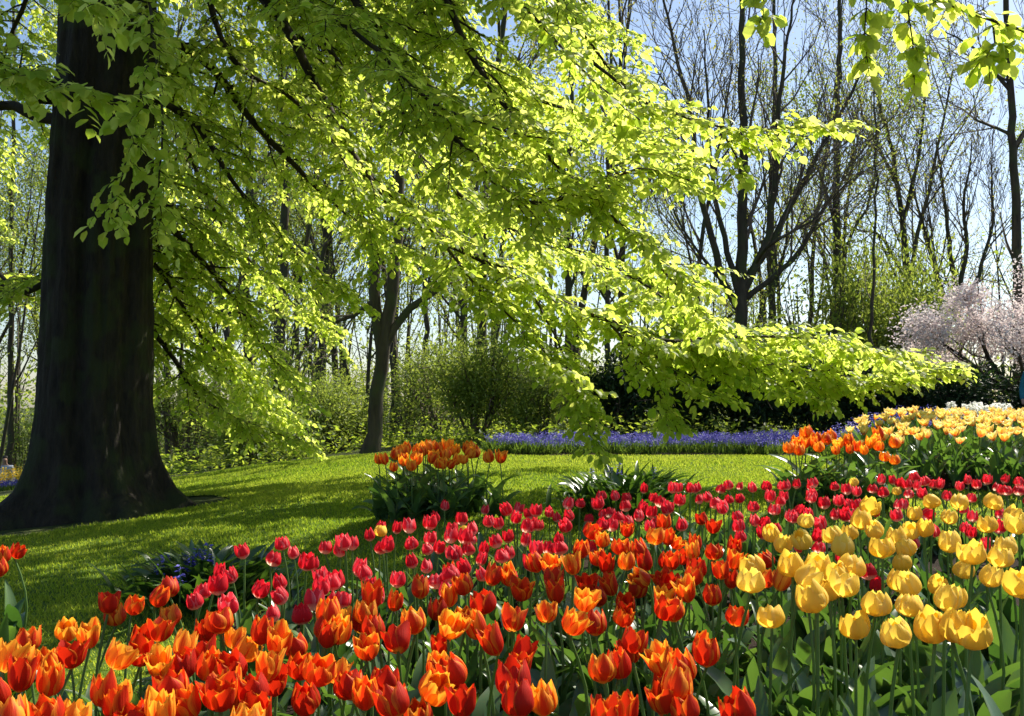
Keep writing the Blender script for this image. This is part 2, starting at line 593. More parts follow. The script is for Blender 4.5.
def grow(r, p, d, L, rad, lvl, top, out, lv, up=.12, kids=(5, 6, 5, 4), wob=.16, ang=(25, 55), lshrink=.55, first=.35):
    n = 9 if lvl == 0 else 6 if lvl == 1 else 4
    pts, dd = [np.array(p, float)], np.array(d, float)
    for i in range(n):
        dd = dd + r.normal(0, wob, 3) + np.array((0, 0, up))
        dd /= np.linalg.norm(dd)
        pts.append(pts[-1] + dd * L / n)
    pts = np.array(pts)
    rr = rad * (1 - .78 * np.linspace(0, 1, n + 1))
    out.append((lvl, pts, rr))
    if lvl >= top:
        lv.append(pts)
        return
    k = kids[min(lvl, len(kids) - 1)]
    for i in range(k):
        t = first + (1 - first) * (i + r.uniform(.2, .9)) / k if lvl == 0 else .25 + .75 * (i + r.uniform(0, 1)) / k
        q = min(t, .98) * n
        a = int(q); fr = q - a
        b = pts[a] * (1 - fr) + pts[a + 1] * fr
        td = pts[a + 1] - pts[a]; td /= np.linalg.norm(td)
        ax = np.cross(td, r.normal(0, 1, 3))
        cd = rot_about(td, ax, math.radians(r.uniform(*ang)))
        grow(r, b, cd, L * lshrink * r.uniform(.7, 1.15) * (1.15 - .45 * t), rr[a] * r.uniform(.5, .7), lvl + 1, top, out, lv, up, kids, wob, ang, lshrink, first)


def tree_meshes(name, branches, lv, r, leafmat, n_leaf, lsize, spread, barkmat, sides=(9, 6, 4, 3, 3), leaf_h=(0, 99), maintop=1):
    tr, cr = Acc(), Acc()
    for lvl, pts, rr in branches:
        (tr if lvl <= maintop else cr).tube(pts, np.maximum(rr, .006), sides[min(lvl, 4)], 0)
    if lv and n_leaf:
        allp = np.concatenate([np.linspace(0, 1, 6)[:, None, None] * (q[1:] - q[:-1])[None] + q[:-1][None] for q in lv]).reshape(-1, 3) if False else \
            np.concatenate([q for q in lv])
        i = r.randint(0, len(allp), n_leaf)
        pos = allp[i] + r.normal(0, spread, (n_leaf, 3))
        k = (pos[:, 2] > leaf_h[0]) & (pos[:, 2] < leaf_h[1])
        pos = pos[k]; n = len(pos)
        d = r.normal(0, 1, (n, 3)); d[:, 2] -= .3
        nr = r.normal(0, .7, (n, 3)); nr[:, 2] += .8
        add_leaves(cr, pos, d, nr, lsize * r.uniform(.6, 1.2, n), lsize * .75 * r.uniform(.6, 1.2, n), r.uniform(0, 1, n), 4, 1)
    return tr.mesh(name + '_trunk', barkmat, True), cr.mesh(name + '_crown', [M['twig'], leafmat], False)


def plant_tree(name, label, x, y, mt, mc, group=None, rz=0, sc=1, cat='tree'):
    o = empty(name, (x, y, float(gz(x, y)) - .05), label, cat, group, rz)
    o.scale = (sc, sc, sc)
    obj('trunk', mt, o)
    obj('crown', mc, o)
    return o


# ---- the great beech: trunk, limbs, and on each limb its foliage
BZ = float(gz(BX, BY))


def beech_trunk():
    A = Acc()
    zs = np.concatenate([np.linspace(-.45, 1.4, 62), np.linspace(1.44, 6.0, 110), np.linspace(6.3, 10, 8)])
    na = 144
    th = np.arange(na) * 2 * math.pi / na
    r = RS(8)
    ph = r.uniform(0, 6.28, 8)
    rings = []
    for z in zs:
        zz = z - .0
        rad = np.interp(zz, [-.35, 0, .25, .55, 1.0, 1.6, 3.0, 4.6, 7, 10], [.90, .70, .55, .495, .47, .46, .44, .415, .32, .12])
        flare = np.exp(-max(zz, 0) / .42)
        lob = .05 * np.cos(2 * (th - .9)) * (1 if zz < 4 else .4) + .035 * np.cos(3 * th + ph[0] + .1 * zz)
        root = flare * (.36 * np.maximum(0, np.cos(3.5 * (th + .25 * np.sin(th)) + ph[1])) ** 2 + .10 * np.cos(5 * th + ph[2]))
        groove = -.10 * np.exp(-((np.angle(np.exp(1j * (th + 1.45 + .10 * math.sin(zz))))) / .16) ** 2) * (1 if zz < 3.5 else .3)
        groove2 = -.05 * np.exp(-((np.angle(np.exp(1j * (th + .65 - .08 * zz)))) / .14) ** 2) * (1 if zz < 3.5 else .3)
        fine = .012 * np.sin(9 * th + 2 * np.sin(zz * 1.3) + ph[3]) + .010 * np.sin(16 * th + zz * 1.2 + ph[4]) + .006 * np.sin(27 * th - zz * 1.7 + ph[5]) + .012 * np.exp(-((zz - .9) / .25) ** 2) * np.sin(4 * th + ph[6])
        bark = np.array([noise.noise((3.2 * math.cos(t), 3.2 * math.sin(t), zz * .9)) * .030 + noise.noise((9 * math.cos(t), 9 * math.sin(t), zz * 2.2)) * .016
                         + noise.noise((24 * math.cos(t), 24 * math.sin(t), zz * 9)) * .007 for t in th])
        R = rad * (1 + lob + root + fine) + groove + groove2 + bark
        cx = np.interp(zz, [0, .6, 1, 2.5, 4.5, 10], [.07, .05, .03, .03, .07, .2])
        rings.append(np.stack([cx + R * np.cos(th), R * np.sin(th), np.full(na, z)], -1))
    V = np.array(rings)
    n = len(zs)
    i = np.arange(n - 1)[:, None] * na; j = np.arange(na)[None]; k = (j + 1) % na
    q = np.stack([i + j, i + k, i + na + k, i + na + j], -1).reshape(-1, 4)
    A.add(V.reshape(-1, 3), [q])
    return A.mesh('beech_trunk', M['beechbark'], True)


beech = empty('beech_tree', (BX, BY, BZ), 'huge dark beech tree with flared roots and bright yellow-green drooping branches', 'tree')
obj('trunk', beech_trunk(), beech)
BO = np.array((BX, BY, BZ))
UP = np.array((0, 0, 1.))


def resample(pts, step):
    pts = np.asarray(pts, float)
    # Catmull-Rom through the points, then even spacing
    q = np.vstack([2 * pts[0] - pts[1], pts, 2 * pts[-1] - pts[-2]])
    o = []
    for i in range(1, len(q) - 2):
        for t in np.linspace(0, 1, 8, endpoint=False):
            a, b, c, d = q[i - 1:i + 3]
            o.append(.5 * ((2 * b) + (-a + c) * t + (2 * a - 5 * b + 4 * c - d) * t ** 2 + (-a + 3 * b - 3 * c + d) * t ** 3))
    o.append(pts[-1])
    o = np.array(o)
    s = np.concatenate([[0], np.cumsum(np.linalg.norm(np.diff(o, axis=0), axis=1))])
    m = max(3, int(s[-1] / step) + 1)
    g = np.linspace(0, s[-1], m)
    return np.stack([np.interp(g, s, o[:, k]) for k in range(3)], -1), s[-1]


def twig_leaves(r, pts, A, size, step=.042, droop=.30):
    """Leaves in two ranks along a twig."""
    s = np.concatenate([[0], np.cumsum(np.linalg.norm(np.diff(pts, axis=0), axis=1))])
    n = max(2, int(s[-1] / step))
    g = np.linspace(step * .6, s[-1], n)
    pos = np.stack([np.interp(g, s, pts[:, k]) for k in range(3)], -1)
    t = unit(np.stack([np.interp(g, s, np.gradient(pts[:, k])) for k in range(3)], -1))
    lat = np.cross(t, UP + r.normal(0, .15, 3))
    ln = np.linalg.norm(lat, axis=1)
    lat = np.where(ln[:, None] < .25, np.array((math.cos(n), math.sin(n), 0))[None], lat / (ln[:, None] + 1e-6))
    sgn = np.where(np.arange(n) % 2, 1., -1.)[:, None]
    sgn[-1] = 0
    d = lat * sgn * .8 + t * .65 + np.array((0, 0, -droop)) + r.normal(0, .18, (n, 3))
    nr = UP[None] * .9 + r.normal(0, .38, (n, 3)) + np.array((.1, -.15, 0))
    sz = size * np.clip(r.normal(.95, .22, n), .4, 1.4)
    add_leaves(A, pos, d, nr, sz, sz * .86, np.clip(r.normal(.5, .28, n), 0, 1), 8)


def limb(pts, r0, r1, seed, size=.069, side=1.1, start=.18, gap=.20, twig=.34, tgap=.080, leafstep=.028, droop=.22, name='limb', horiz=1.0):
    """A beech limb: wood mesh (limb, side branches, twigs) with its leaves as a child mesh."""
    r = RS(seed)
    pl, L = resample(pts, .12)
    wood, fol = Acc(), Acc()
    n = len(pl)
    rad = r0 + (r1 - r0) * np.linspace(0, 1, n) ** .8
    wob = np.cumsum(r.normal(0, .006, (n, 3)), axis=0); wob -= np.linspace(0, 1, n)[:, None] * wob[-1]
    pl = pl + wob
    wood.tube(pl, rad, 9 if r0 > .05 else 6)
    gap = gap * .68
    s = start * L
    sg = 1
    while s < L:
        f = s / L
        i = min(int(f * (n - 1)), n - 2)
        p = pl[i]
        t = unit(pl[i + 1] - pl[i])
        lat = np.cross(t, UP); l = np.linalg.norm(lat)
        lat = lat / l if l > .2 else unit(r.normal(0, 1, 3) * np.array((1, 1, .1)))
        sg = -sg
        d = unit(lat * sg * r.uniform(.5, 1.0) * horiz + t * r.uniform(.4, .9) + UP * r.uniform(-.25, .35))
        bl = side * r.uniform(.55, 1.15) * (1.05 - .62 * f)
        m = max(4, int(bl / .10))
        bp = [p]
        for k in range(m):
            d = unit(d + r.normal(0, .09, 3) + np.array((0, 0, -droop * .55 * (k / m))))
            bp.append(bp[-1] + d * bl / m)
        bp = np.array(bp)
        br = min(rad[i] * .5, .004 + .009 * bl)
        wood.tube(bp, br * (1 - .75 * np.linspace(0, 1, m + 1)), 4)
        twig_leaves(r, bp[max(0, m // 3):], fol, size, leafstep)
        u = .18 * bl
        ts = 1
        while u < bl * .97:
            ii = min(int(u / bl * m), m - 1)
            tt = unit(bp[ii + 1] - bp[ii])
            la = np.cross(tt, UP); ll = np.linalg.norm(la)
            la = la / ll if ll > .2 else unit(r.normal(0, 1, 3))
            ts = -ts
            td = unit(la * ts * r.uniform(.5, .95) + tt * r.uniform(.5, .9) + UP * r.uniform(-.3, .12))
            tl = twig * r.uniform(.5, 1.2) * (1.1 - .5 * u / bl)
            tp = [bp[ii]]
            for k in range(4):
                td = unit(td + r.normal(0, .1, 3) + np.array((0, 0, -droop * .35)))
                tp.append(tp[-1] + td * tl / 4)
            tp = np.array(tp)
            wood.tube(tp, (.0032, .0028, .0024, .002, .0014), 3)
            twig_leaves(r, tp, fol, size, leafstep)
            u += tgap * r.uniform(.7, 1.4)
        s += gap * r.uniform(.6, 1.4) * (1.1 - .35 * f)
    twig_leaves(r, pl[max(0, min(int(n * .75), n - 3)):], fol, size, leafstep)
    for A in (wood, fol):
        A.v = [v - BO.astype(np.float32) for v in A.v]
    o = obj(name, wood.mesh('limb', M['limbbark'], True), beech)
    obj('foliage', fol.mesh('limb_foliage', M['beech']), o)
    return o


def PP(*a):
    return [P(*q) for q in a]


def PC(*a, k=1.22):
    return [P(x, y, d * k) for x, y, d in a]      # the low sweeping limbs grow in the plane of the trunk


def PU(*a):
    return PC(*a, k=.98)                           # the upper ones lean out towards the lawn


def TK(z, dx=0, dy=0):
    return np.array((BX + .1 + dx, BY + dy, BZ + z))


# limbs that sweep down to the right in front of the wood
limb([TK(5.6)] + PC((210, -60, 8.7), (283, 20, 8.3), (322, 95, 8.0), (375, 190, 7.8), (440, 240, 7.6), (530, 290, 7.5), (610, 325, 7.5), (690, 352, 7.6), (790, 372, 7.8), (880, 378, 8.0), (950, 366, 8.1)), .075, .005, 11, size=.076, side=1.00, start=.30, gap=.17)
limb(PC((610, 325, 7.5), (660, 340, 7.3), (740, 335, 7.2), (820, 338, 7.3), (900, 358, 7.5)), .02, .005, 12, size=.076, side=0.71, start=.1, gap=.16)
limb(PC((530, 290, 7.5), (556, 340, 7.2), (575, 390, 7.0), (596, 440, 6.9), (600, 462, 6.9)), .014, .004, 13, size=.076, side=0.50, start=.25, gap=.12, twig=.22)
limb(PC((610, 325, 7.5), (640, 360, 7.2), (662, 400, 7.1), (678, 432, 7.0)), .014, .004, 14, size=.076, side=0.50, start=.2, gap=.12, twig=.22)
limb(PC((700, 362, 7.6), (760, 385, 7.4), (800, 395, 7.4), (835, 402, 7.4)), .012, .004, 15, size=.076, side=0.45, start=.1, gap=.12, twig=.24)
limb([TK(6.2)] + PU((230, -110, 8.4), (330, -30, 7.9), (400, 60, 7.5), (455, 140, 7.2), (520, 200, 7.1), (580, 195, 7.0), (640, 170, 7.0), (690, 180, 7.0)), .075, .006, 16, size=.068, side=1.18, start=.28, gap=.15)
limb([TK(6.8)] + PU((300, -150, 8.4), (430, -20, 8.0), (480, 70, 7.7), (540, 150, 7.6), (610, 220, 7.5), (660, 270, 7.5), (715, 320, 7.6)), .07, .006, 17, size=.068, side=1.24, start=.25, gap=.15)
limb([TK(7.2)] + PU((380, -200, 8.2), (520, -60, 8.0), (590, 40, 7.9), (640, 100, 7.9), (680, 120, 7.8)), .06, .006, 18, size=.068, side=1.18, start=.3, gap=.16)
limb(PU((590, 60, 7.9), (650, 105, 7.5), (720, 128, 7.2), (790, 128, 7.0), (838, 126, 7.0)), .016, .004, 19, size=.068, side=0.50, start=.25, gap=.15, twig=.26)
limb(PU((720, 128, 7.2), (735, 155, 7.1), (745, 190, 7.0)), .008, .003, 20, size=.068, side=0.29, start=.1, gap=.14, twig=.2)
limb([TK(7.0)] + PP((330, -220, 9.4), (480, -90, 9.6), (570, -10, 9.8), (630, 40, 9.8)), .06, .006, 21, side=1.2, start=.3, gap=.18)
limb([TK(6.0)] + PC((260, -60, 9.0), (340, 60, 8.6), (400, 130, 8.3), (470, 200, 8.2), (540, 240, 8.2), (620, 270, 8.3), (690, 290, 8.4)), .06, .006, 45, size=.076, side=1.30, start=.22, gap=.21)
limb([TK(6.6)] + PU((330, -120, 9.0), (430, 20, 8.8), (520, 90, 8.6), (600, 120, 8.6), (690, 160, 8.6)), .06, .006, 46, size=.068, side=1.30, start=.22, gap=.21)
limb([TK(5.8)] + PU((240, -70, 8.0), (300, -10, 7.2), (370, 40, 6.8), (430, 100, 6.6), (500, 130, 6.5), (560, 140, 6.5)), .055, .005, 47, size=.068, side=1.06, start=.3, gap=.21)
limb([TK(6.4)] + PU((320, -150, 8.0), (430, -60, 7.2), (520, 10, 6.9), (590, 80, 6.8), (640, 120, 6.8)), .055, .005, 48, size=.068, side=1.00, start=.35, gap=.21)
limb(PC((440, 240, 7.6), (480, 290, 7.3), (530, 330, 7.1), (560, 370, 7.0), (588, 400, 7.0)), .016, .004, 49, size=.076, side=0.65, start=.1, gap=.13)
limb(PC((620, 270, 8.3), (650, 285, 8.0), (678, 310, 7.6), (705, 338, 7.4), (740, 366, 7.4)), .016, .004, 50, size=.076, side=0.77, start=.1, gap=.12)
limb(PC((640, 340, 7.4), (690, 385, 7.2), (725, 400, 7.1)), .012, .004, 51, size=.076, side=0.47, start=.1, gap=.12)
limb(PC((690, 358, 7.6), (760, 350, 7.9), (850, 352, 8.2), (930, 368, 8.4)), .014, .004, 52, size=.076, side=0.65, start=.05, gap=.14)
limb(PC((790, 380, 7.8), (850, 385, 7.7), (905, 380, 7.7)), .010, .003, 53, size=.076, side=0.41, start=.05, gap=.11)
limb([TK(6.0)] + PP((260, -40, 10.5), (350, 80, 11.5), (430, 180, 12), (520, 230, 12.2), (600, 260, 12.4), (660, 300, 12.4)), .06, .006, 54, side=1.4, start=.15, gap=.21)
limb([TK(6.6)] + PP((260, -100, 10.5), (380, 0, 11.5), (470, 60, 12), (560, 110, 12.2), (650, 150, 12.4)), .06, .006, 55, side=1.4, start=.15, gap=.21)
limb([TK(4.4)] + PP((170, 90, 11), (200, 180, 11.8), (240, 250, 12.4), (290, 300, 12.8), (330, 330, 13)), .05, .006, 56, side=1.4, start=.1, gap=.16)
limb([TK(3.6)] + PP((150, 220, 10.4), (180, 300, 11.2), (220, 360, 11.6), (265, 410, 11.8)), .05, .006, 57, side=1.2, start=.08, gap=.15)
# behind the trunk, seen smaller
limb([TK(4.6)] + PP((200, 60, 10.3), (260, 130, 11.0), (330, 200, 11.6), (400, 250, 12.0), (470, 270, 12.0)), .07, .006, 22, side=1.3, start=.12, gap=.16)
limb([TK(5.4)] + PP((230, -40, 10.4), (310, 50, 11.2), (400, 110, 11.6), (500, 150, 11.6), (590, 190, 11.6)), .07, .006, 23, side=1.35, start=.15, gap=.16)
limb([TK(3.2)] + PP((180, 240, 10.2), (225, 290, 10.8), (262, 345, 11.0), (300, 395, 11.0)), .05, .005, 24, side=1.0, start=.1, gap=.16)
limb([TK(2.3)] + PP((165, 345, 10.0), (200, 395, 10.4), (245, 425, 10.6), (300, 440, 10.6)), .04, .005, 25, side=1.0, start=.12, gap=.15)
limb([TK(2.9)] + PP((170, 290, 10.8), (215, 350, 11.6), (260, 390, 12.0), (300, 425, 12.0)), .04, .005, 26, side=1.1, start=.12, gap=.16)
limb([TK(4.0)] + PP((190, 120, 9.8), (240, 190, 10.0), (300, 260, 10.2), (350, 300, 10.4)), .045, .005, 27, side=1.1, start=.15, gap=.17)
limb([TK(5.0)] + PP((190, -40, 9.4), (230, 60, 9.2), (290, 100, 9.0), (335, 145, 9.0), (360, 205, 9.0), (380, 260, 9.0)), .05, .005, 28, side=.95, start=.25, gap=.18)
# to the left
limb([TK(3.95)] + PP((45, 98, 9.0), (0, 82, 8.6), (-90, 60, 8.2), (-200, 90, 8)), .10, .03, 29, side=1.1, start=.35, gap=.22)
limb([TK(3.6)] + PP((40, 118, 9.3), (0, 108, 9.4), (-80, 150, 9.6), (-160, 230, 9.8)), .07, .01, 30, side=1.1, start=.3, gap=.2)
limb([TK(2.7)] + PP((30, 290, 9.8), (-10, 270, 10.4), (-60, 290, 11)), .05, .01, 31, side=1.0, start=.25, gap=.2)
limb([TK(5.0)] + PP((60, -60, 10.2), (20, 20, 11.0), (-20, 120, 11.6), (-30, 240, 12)), .05, .006, 32, side=1.2, start=.15, gap=.18)
# near sprays in front of the trunk
limb([TK(5.2)] + PP((-40, -170, 7.5), (-60, -40, 6.2), (-20, 55, 5.2), (50, 78, 4.9), (118, 105, 4.8)), .05, .004, 33, size=.085, side=.40, start=.60, gap=.14, twig=.26)
limb([TK(5.6)] + PP((20, -140, 7.2), (50, -50, 5.6), (78, -5, 5.0), (108, 18, 4.9)), .04, .004, 34, size=.085, side=.34, start=.68, gap=.13, twig=.24)
limb([TK(5.4)] + PP((120, -110, 7.0), (150, 0, 6.0), (146, 80, 5.7), (128, 150, 5.6), (104, 236, 5.5)), .04, .003, 35, size=.08, side=.26, start=.42, gap=.18, twig=.22)
limb([TK(4.8)] + PP((150, 20, 7.6), (165, 110, 7.0), (160, 190, 6.8), (168, 250, 6.7)), .03, .003, 36, size=.08, side=.32, start=.3, gap=.24)
# far over to the right, above the camera's view, its tips hanging into the top corner
limb([TK(7.6), np.array((-1.0, 7.6, 6.2)), np.array((.8, 6.0, 4.6))] + PP((800, -120, 5.2), (890, -30, 4.9), (950, 8, 4.8), (1040, 38, 4.8), (1110, 80, 4.8)), .06, .005, 37, size=.08, side=.26, start=.74, gap=.2, twig=.2)
for k, (x0, x1, y1, sd) in enumerate(((866, 868, 82, 41), (905, 912, 96, 42), (992, 988, 84, 43), (762, 764, 40, 44))):
    ys = (-55, -20, 22, -148)[k]
    limb(PP((x0, ys, 4.9 if k < 3 else 5.25), (x0 + 3, ys * .6 + y1 * .4, 4.8), (x1, y1 * .5, 4.8), (x1 + 2, y1, 4.8)), .006, .002, sd, size=.08, side=.13, start=.2, gap=.07, twig=.10)
# the high crown over the lawn, mostly above the picture: it throws the shade on the left
for k, (a, dist, z0, z1) in enumerate(((-10, 5.2, 6.0, 5.9), (12, 4.7, 6.4, 6.6), (34, 4.9, 6.8, 7.2), (60, 5.4, 6.8, 6.8), (100, 4.5, 7, 6.8), (-34, 5.4, 6.6, 5.8), (-62, 4.6, 6.4, 5.4), (-95, 4.2, 6.6, 5.6), (-130, 3.8, 6.8, 6.2),
                                          (-4, 5.6, 6.3, 6.4), (-20, 4.9, 6.6, 7.0), (-3, 4.7, 7.0, 7.2), (-44, 4.4, 6.8, 7.0), (16, 4.4, 7.2, 7.4), (-30, 4.6, 7.4, 8.0), (5, 6.0, 7.8, 8.0), (18, 5.8, 8.0, 8.3), (-10, 5.8, 7.6, 7.7), (0, 4.6, 7.6, 7.8), (24, 4.8, 8.2, 8.8), (48, 4.6, 8.4, 9), (-24, 4.8, 7.8, 7.6), (-50, 4.2, 7.8, 7.4), (80, 4, 8.6, 9), (10, 3.6, 9.4, 10), (-80, 3.4, 8, 7.8))):
    a = math.radians(a)
    d = np.array((math.cos(a), math.sin(a), 0))
    limb([TK(z0), TK(z0) + d * dist * .4 + UP * .6, TK(z1) + d * dist * .75 + UP * .3, TK(z1) + d * dist], .07, .006, 60 + k, size=.115, side=1.7, start=.10, gap=.26, twig=.48, tgap=.12, leafstep=.042)


# ---- trees of the wood
def custom_tree(name, label, seed, stems, kids, leafmat, n_leaf, lsize, spread, twiglen, base_d, group=None, up=.10, leaf_h=(0, 99), top=3, ang=(22, 50)):
    """stems: pixel polylines with depth and radii; twigs grown from them."""
    r = RS(seed)
    p0 = P(*stems[0][0][0])
    x, y = float(p0[0]), float(p0[1])
    org = np.array((x, y, float(gz(x, y)) - .05))
    out, lv = [], []
    for si, (pts, r0, r1) in enumerate(stems):
        pl = np.array([P(*q) for q in pts])
        if si == 0:
            pl[0] = org
        pl, L = resample(pl - org, .35)
        r0, r1 = r0 * .86, r1 * .7
        n = len(pl)
        pl[1:-1] += r.normal(0, .02, (n - 2, 3))
        rad = np.linspace(r0, r1, n)
        if si == 0:
            rad[0] *= 1.35
        out.append((0 if si == 0 else 1, pl, rad))
        k = kids if si else max(2, kids // 2)
        for i in range(k):
            f = .3 + .7 * (i + r.uniform(0, 1)) / k
            j = min(int(f * (n - 1)), n - 2)
            t = unit(pl[j + 1] - pl[j])
            cd = rot_about(t, np.cross(t, r.normal(0, 1, 3)), math.radians(r.uniform(*ang)))
            grow(r, pl[j], cd, twiglen * r.uniform(.6, 1.2) * (1.15 - .5 * f), rad[j] * .45, 2, top, out, lv, up, (4, 4, 4, 4), .13, ang, .6)
    mt, mc = tree_meshes(name, out, lv, r, leafmat, n_leaf, lsize, spread, M['wood'], leaf_h=leaf_h)
    o = empty(name, org, label, 'tree', group)
    obj('trunk', mt, o)
    obj('crown', mc, o)
    return o


D = 16.3
custom_tree('woodland_tree', 'sturdy forked tree standing at the lawn edge behind the orange tulip clump', 101,
            [([(369, 452, D), (376, 400, D), (384, 340, D), (388, 300, D), (393, 270, D), (400, 200, D), (398, 90, D), (410, -60, D)], .15, .06),
             ([(382, 350, D), (374, 300, D), (376, 250, D), (368, 180, D), (372, 80, D), (360, -40, D)], .13, .04),
             ([(386, 345, D), (405, 315, D), (420, 300, D), (440, 285, D), (470, 220, D), (490, 120, D)], .09, .02),
             ([(374, 300, D), (350, 315, D), (320, 330, D), (300, 355, D)], .05, .015)], 7, M['fresh'], 2600, .09, .22, 2.2, D)
D = 22
custom_tree('woodland_tree', 'grey forked tree half hidden behind the drooping branch left of the lawn edge', 102,
            [([(272, 470, D), (277, 400, D), (280, 320, D), (283, 240, D), (286, 150, D), (280, 40, D), (290, -60, D)], .17, .05),
             ([(278, 390, D), (292, 350, D), (300, 290, D), (312, 200, D), (320, 100, D)], .09, .02),
             ([(281, 330, D), (268, 260, D), (250, 180, D), (240, 80, D)], .07, .02)], 7, M['fresh'], 2800, .10, .25, 2.2, D)
D = 24
custom_tree('woodland_tree', 'crooked brown tree with a side limb between the two forked trees', 103,
            [([(310, 465, D), (313, 400, D), (322, 350, D), (318, 300, D), (326, 240, D), (345, 170, D), (350, 60, D)], .10, .03),
             ([(290, 440, D), (296, 400, D), (310, 352, D), (332, 322, D), (356, 312, D)], .06, .02)], 5, M['fresh'], 1500, .09, .3, 1.8, D)
D = 22.0
custom_tree('bare_tree', 'spreading bare tree with a fan of dark branches above the evergreen hedge', 104,
            [([(738, 440, D), (739, 380, D), (740, 330, D), (741, 290, D), (742, 240, D), (744, 160, D), (742, 60, D), (744, -80, D)], .20, .05),
             ([(740, 310, D), (722, 280, D), (714, 250, D), (700, 190, D), (690, 110, D), (668, 20, D), (655, -60, D)], .11, .02),
             ([(741, 300, D), (730, 262, D), (716, 200, D), (708, 120, D), (704, 30, D)], .09, .02),
             ([(742, 295, D), (757, 262, D), (768, 230, D), (776, 170, D), (782, 80, D), (800, -40, D)], .12, .02),
             ([(742, 285, D), (765, 252, D), (790, 205, D), (820, 150, D), (852, 90, D), (880, 20, D)], .11, .02),
             ([(742, 300, D), (770, 280, D), (800, 250, D), (830, 200, D), (862, 150, D), (890, 120, D)], .09, .015),
             ([(757, 262, D - 1), (775, 240, D - 2), (810, 222, D - 2), (850, 180, D - 2)], .06, .012),
             ([(722, 280, D), (700, 255, D - 1), (680, 225, D - 1), (664, 180, D - 1)], .06, .012)], 15, M['bud'], 3600, .06, .15, 2.6, D, top=4, ang=(15, 42))
D = 25
custom_tree('woodland_tree', 'straight greenish trunk with thin pale leaves right of the bare fan tree', 105,
            [([(834, 430, D), (836, 340, D), (838, 250, D), (836, 150, D), (840, 40, D), (838, -60, D)], .16, .05),
             ([(837, 290, D), (850, 240, D), (872, 190, D), (880, 110, D)], .06, .015),
             ([(838, 240, D), (822, 180, D), (800, 120, D)], .06, .015)], 10, M['fresh'], 5200, .10, .35, 2.4, D)
D = 20
custom_tree('slender_tree', 'very thin dark straight sapling just left of the bushy greenish tree', 106,
            [([(872, 420, D), (872, 340, D), (874, 250, D), (876, 170, D), (874, 90, D), (880, 10, D)], .05, .012)], 10, M['fresh'], 700, .08, .25, 1.3, D)
D = 26
custom_tree('woodland_tree', 'dark crooked tree with olive buds above the green shrubs on the right', 107,
            [([(902, 430, D), (904, 330, D), (906, 270, D), (902, 215, D), (894, 160, D), (884, 120, D), (870, 60, D)], .15, .04),
             ([(905, 280, D), (880, 235, D), (860, 232, D), (838, 215, D)], .07, .02),
             ([(903, 220, D), (916, 170, D), (924, 110, D), (930, 40, D)], .07, .02),
             ([(900, 190, D), (880, 150, D), (862, 110, D), (850, 50, D)], .06, .015)], 10, M['fresh'], 3600, .08, .28, 2.4, D, top=4)
D = 27
custom_tree('bare_tree', 'many stemmed bare tree rising behind the pink blossom', 108,
            [([(958, 430, D), (958, 330, D), (956, 290, D), (948, 240, D), (944, 190, D), (936, 140, D)], .14, .03),
             ([(957, 300, D), (966, 250, D), (964, 200, D), (972, 140, D)], .09, .02),
             ([(958, 310, D), (980, 270, D), (992, 220, D), (990, 160, D)], .08, .02),
             ([(957, 320, D), (938, 280, D), (926, 230, D), (912, 190, D)], .07, .02)], 14, M['bud'], 900, .07, .2, 2.2, D, top=4, ang=(14, 38))
D = 21
custom_tree('woodland_tree', 'tall dark straight trunk at the far right edge above the blossom', 109,
            [([(1022, 430, D), (1019, 330, D), (1017, 230, D), (1013, 140, D), (1008, 50, D), (1004, -50, D)], .15, .07),
             ([(1010, 90, D), (985, 60, D), (965, 40, D), (940, 30, D)], .06, .015),
             ([(1012, 135, D), (990, 125, D), (965, 112, D), (945, 100, D)], .05, .012),
             ([(1014, 150, D), (1035, 110, D), (1060, 40, D)], .07, .02)], 8, M['bud'], 900, .08, .2, 2.2, D, top=4)
D = 24
for k, (x, rr, lab) in enumerate(((423, .075, 'slim dark trunk standing right of the sturdy forked tree'), (391, .055, 'thin short trunk close beside the foot of the sturdy forked tree'),
                                  (567, .13, 'dark trunk seen through the glowing leaves above the light green bush'), (606, .09, 'slim trunk rising from the dark evergreens behind the glowing leaves'),
                                  (770, .13, 'greenish trunk close behind the bare fan tree on its right side'), (10, .12, 'pale slim trunk left of the great beech trunk'))):
    dd = 31 if k == 5 else D - 2 + (k * 37 % 5) * .9
    custom_tree('slender_tree', lab, 120 + k,
                [([(x, 450, dd), (x + 1, 380, dd), (x + 2, 300, dd), (x + 1, 200, dd), (x + 5, 90, dd), (x + 2, -40, dd)], rr, rr * .4),
                 ([(x + 2, 300, dd), (x + 16, 240, dd), (x + 24, 150, dd)], rr * .45, .012)], 8, M['fresh'], 1100, .09, .3, 1.7, dd)

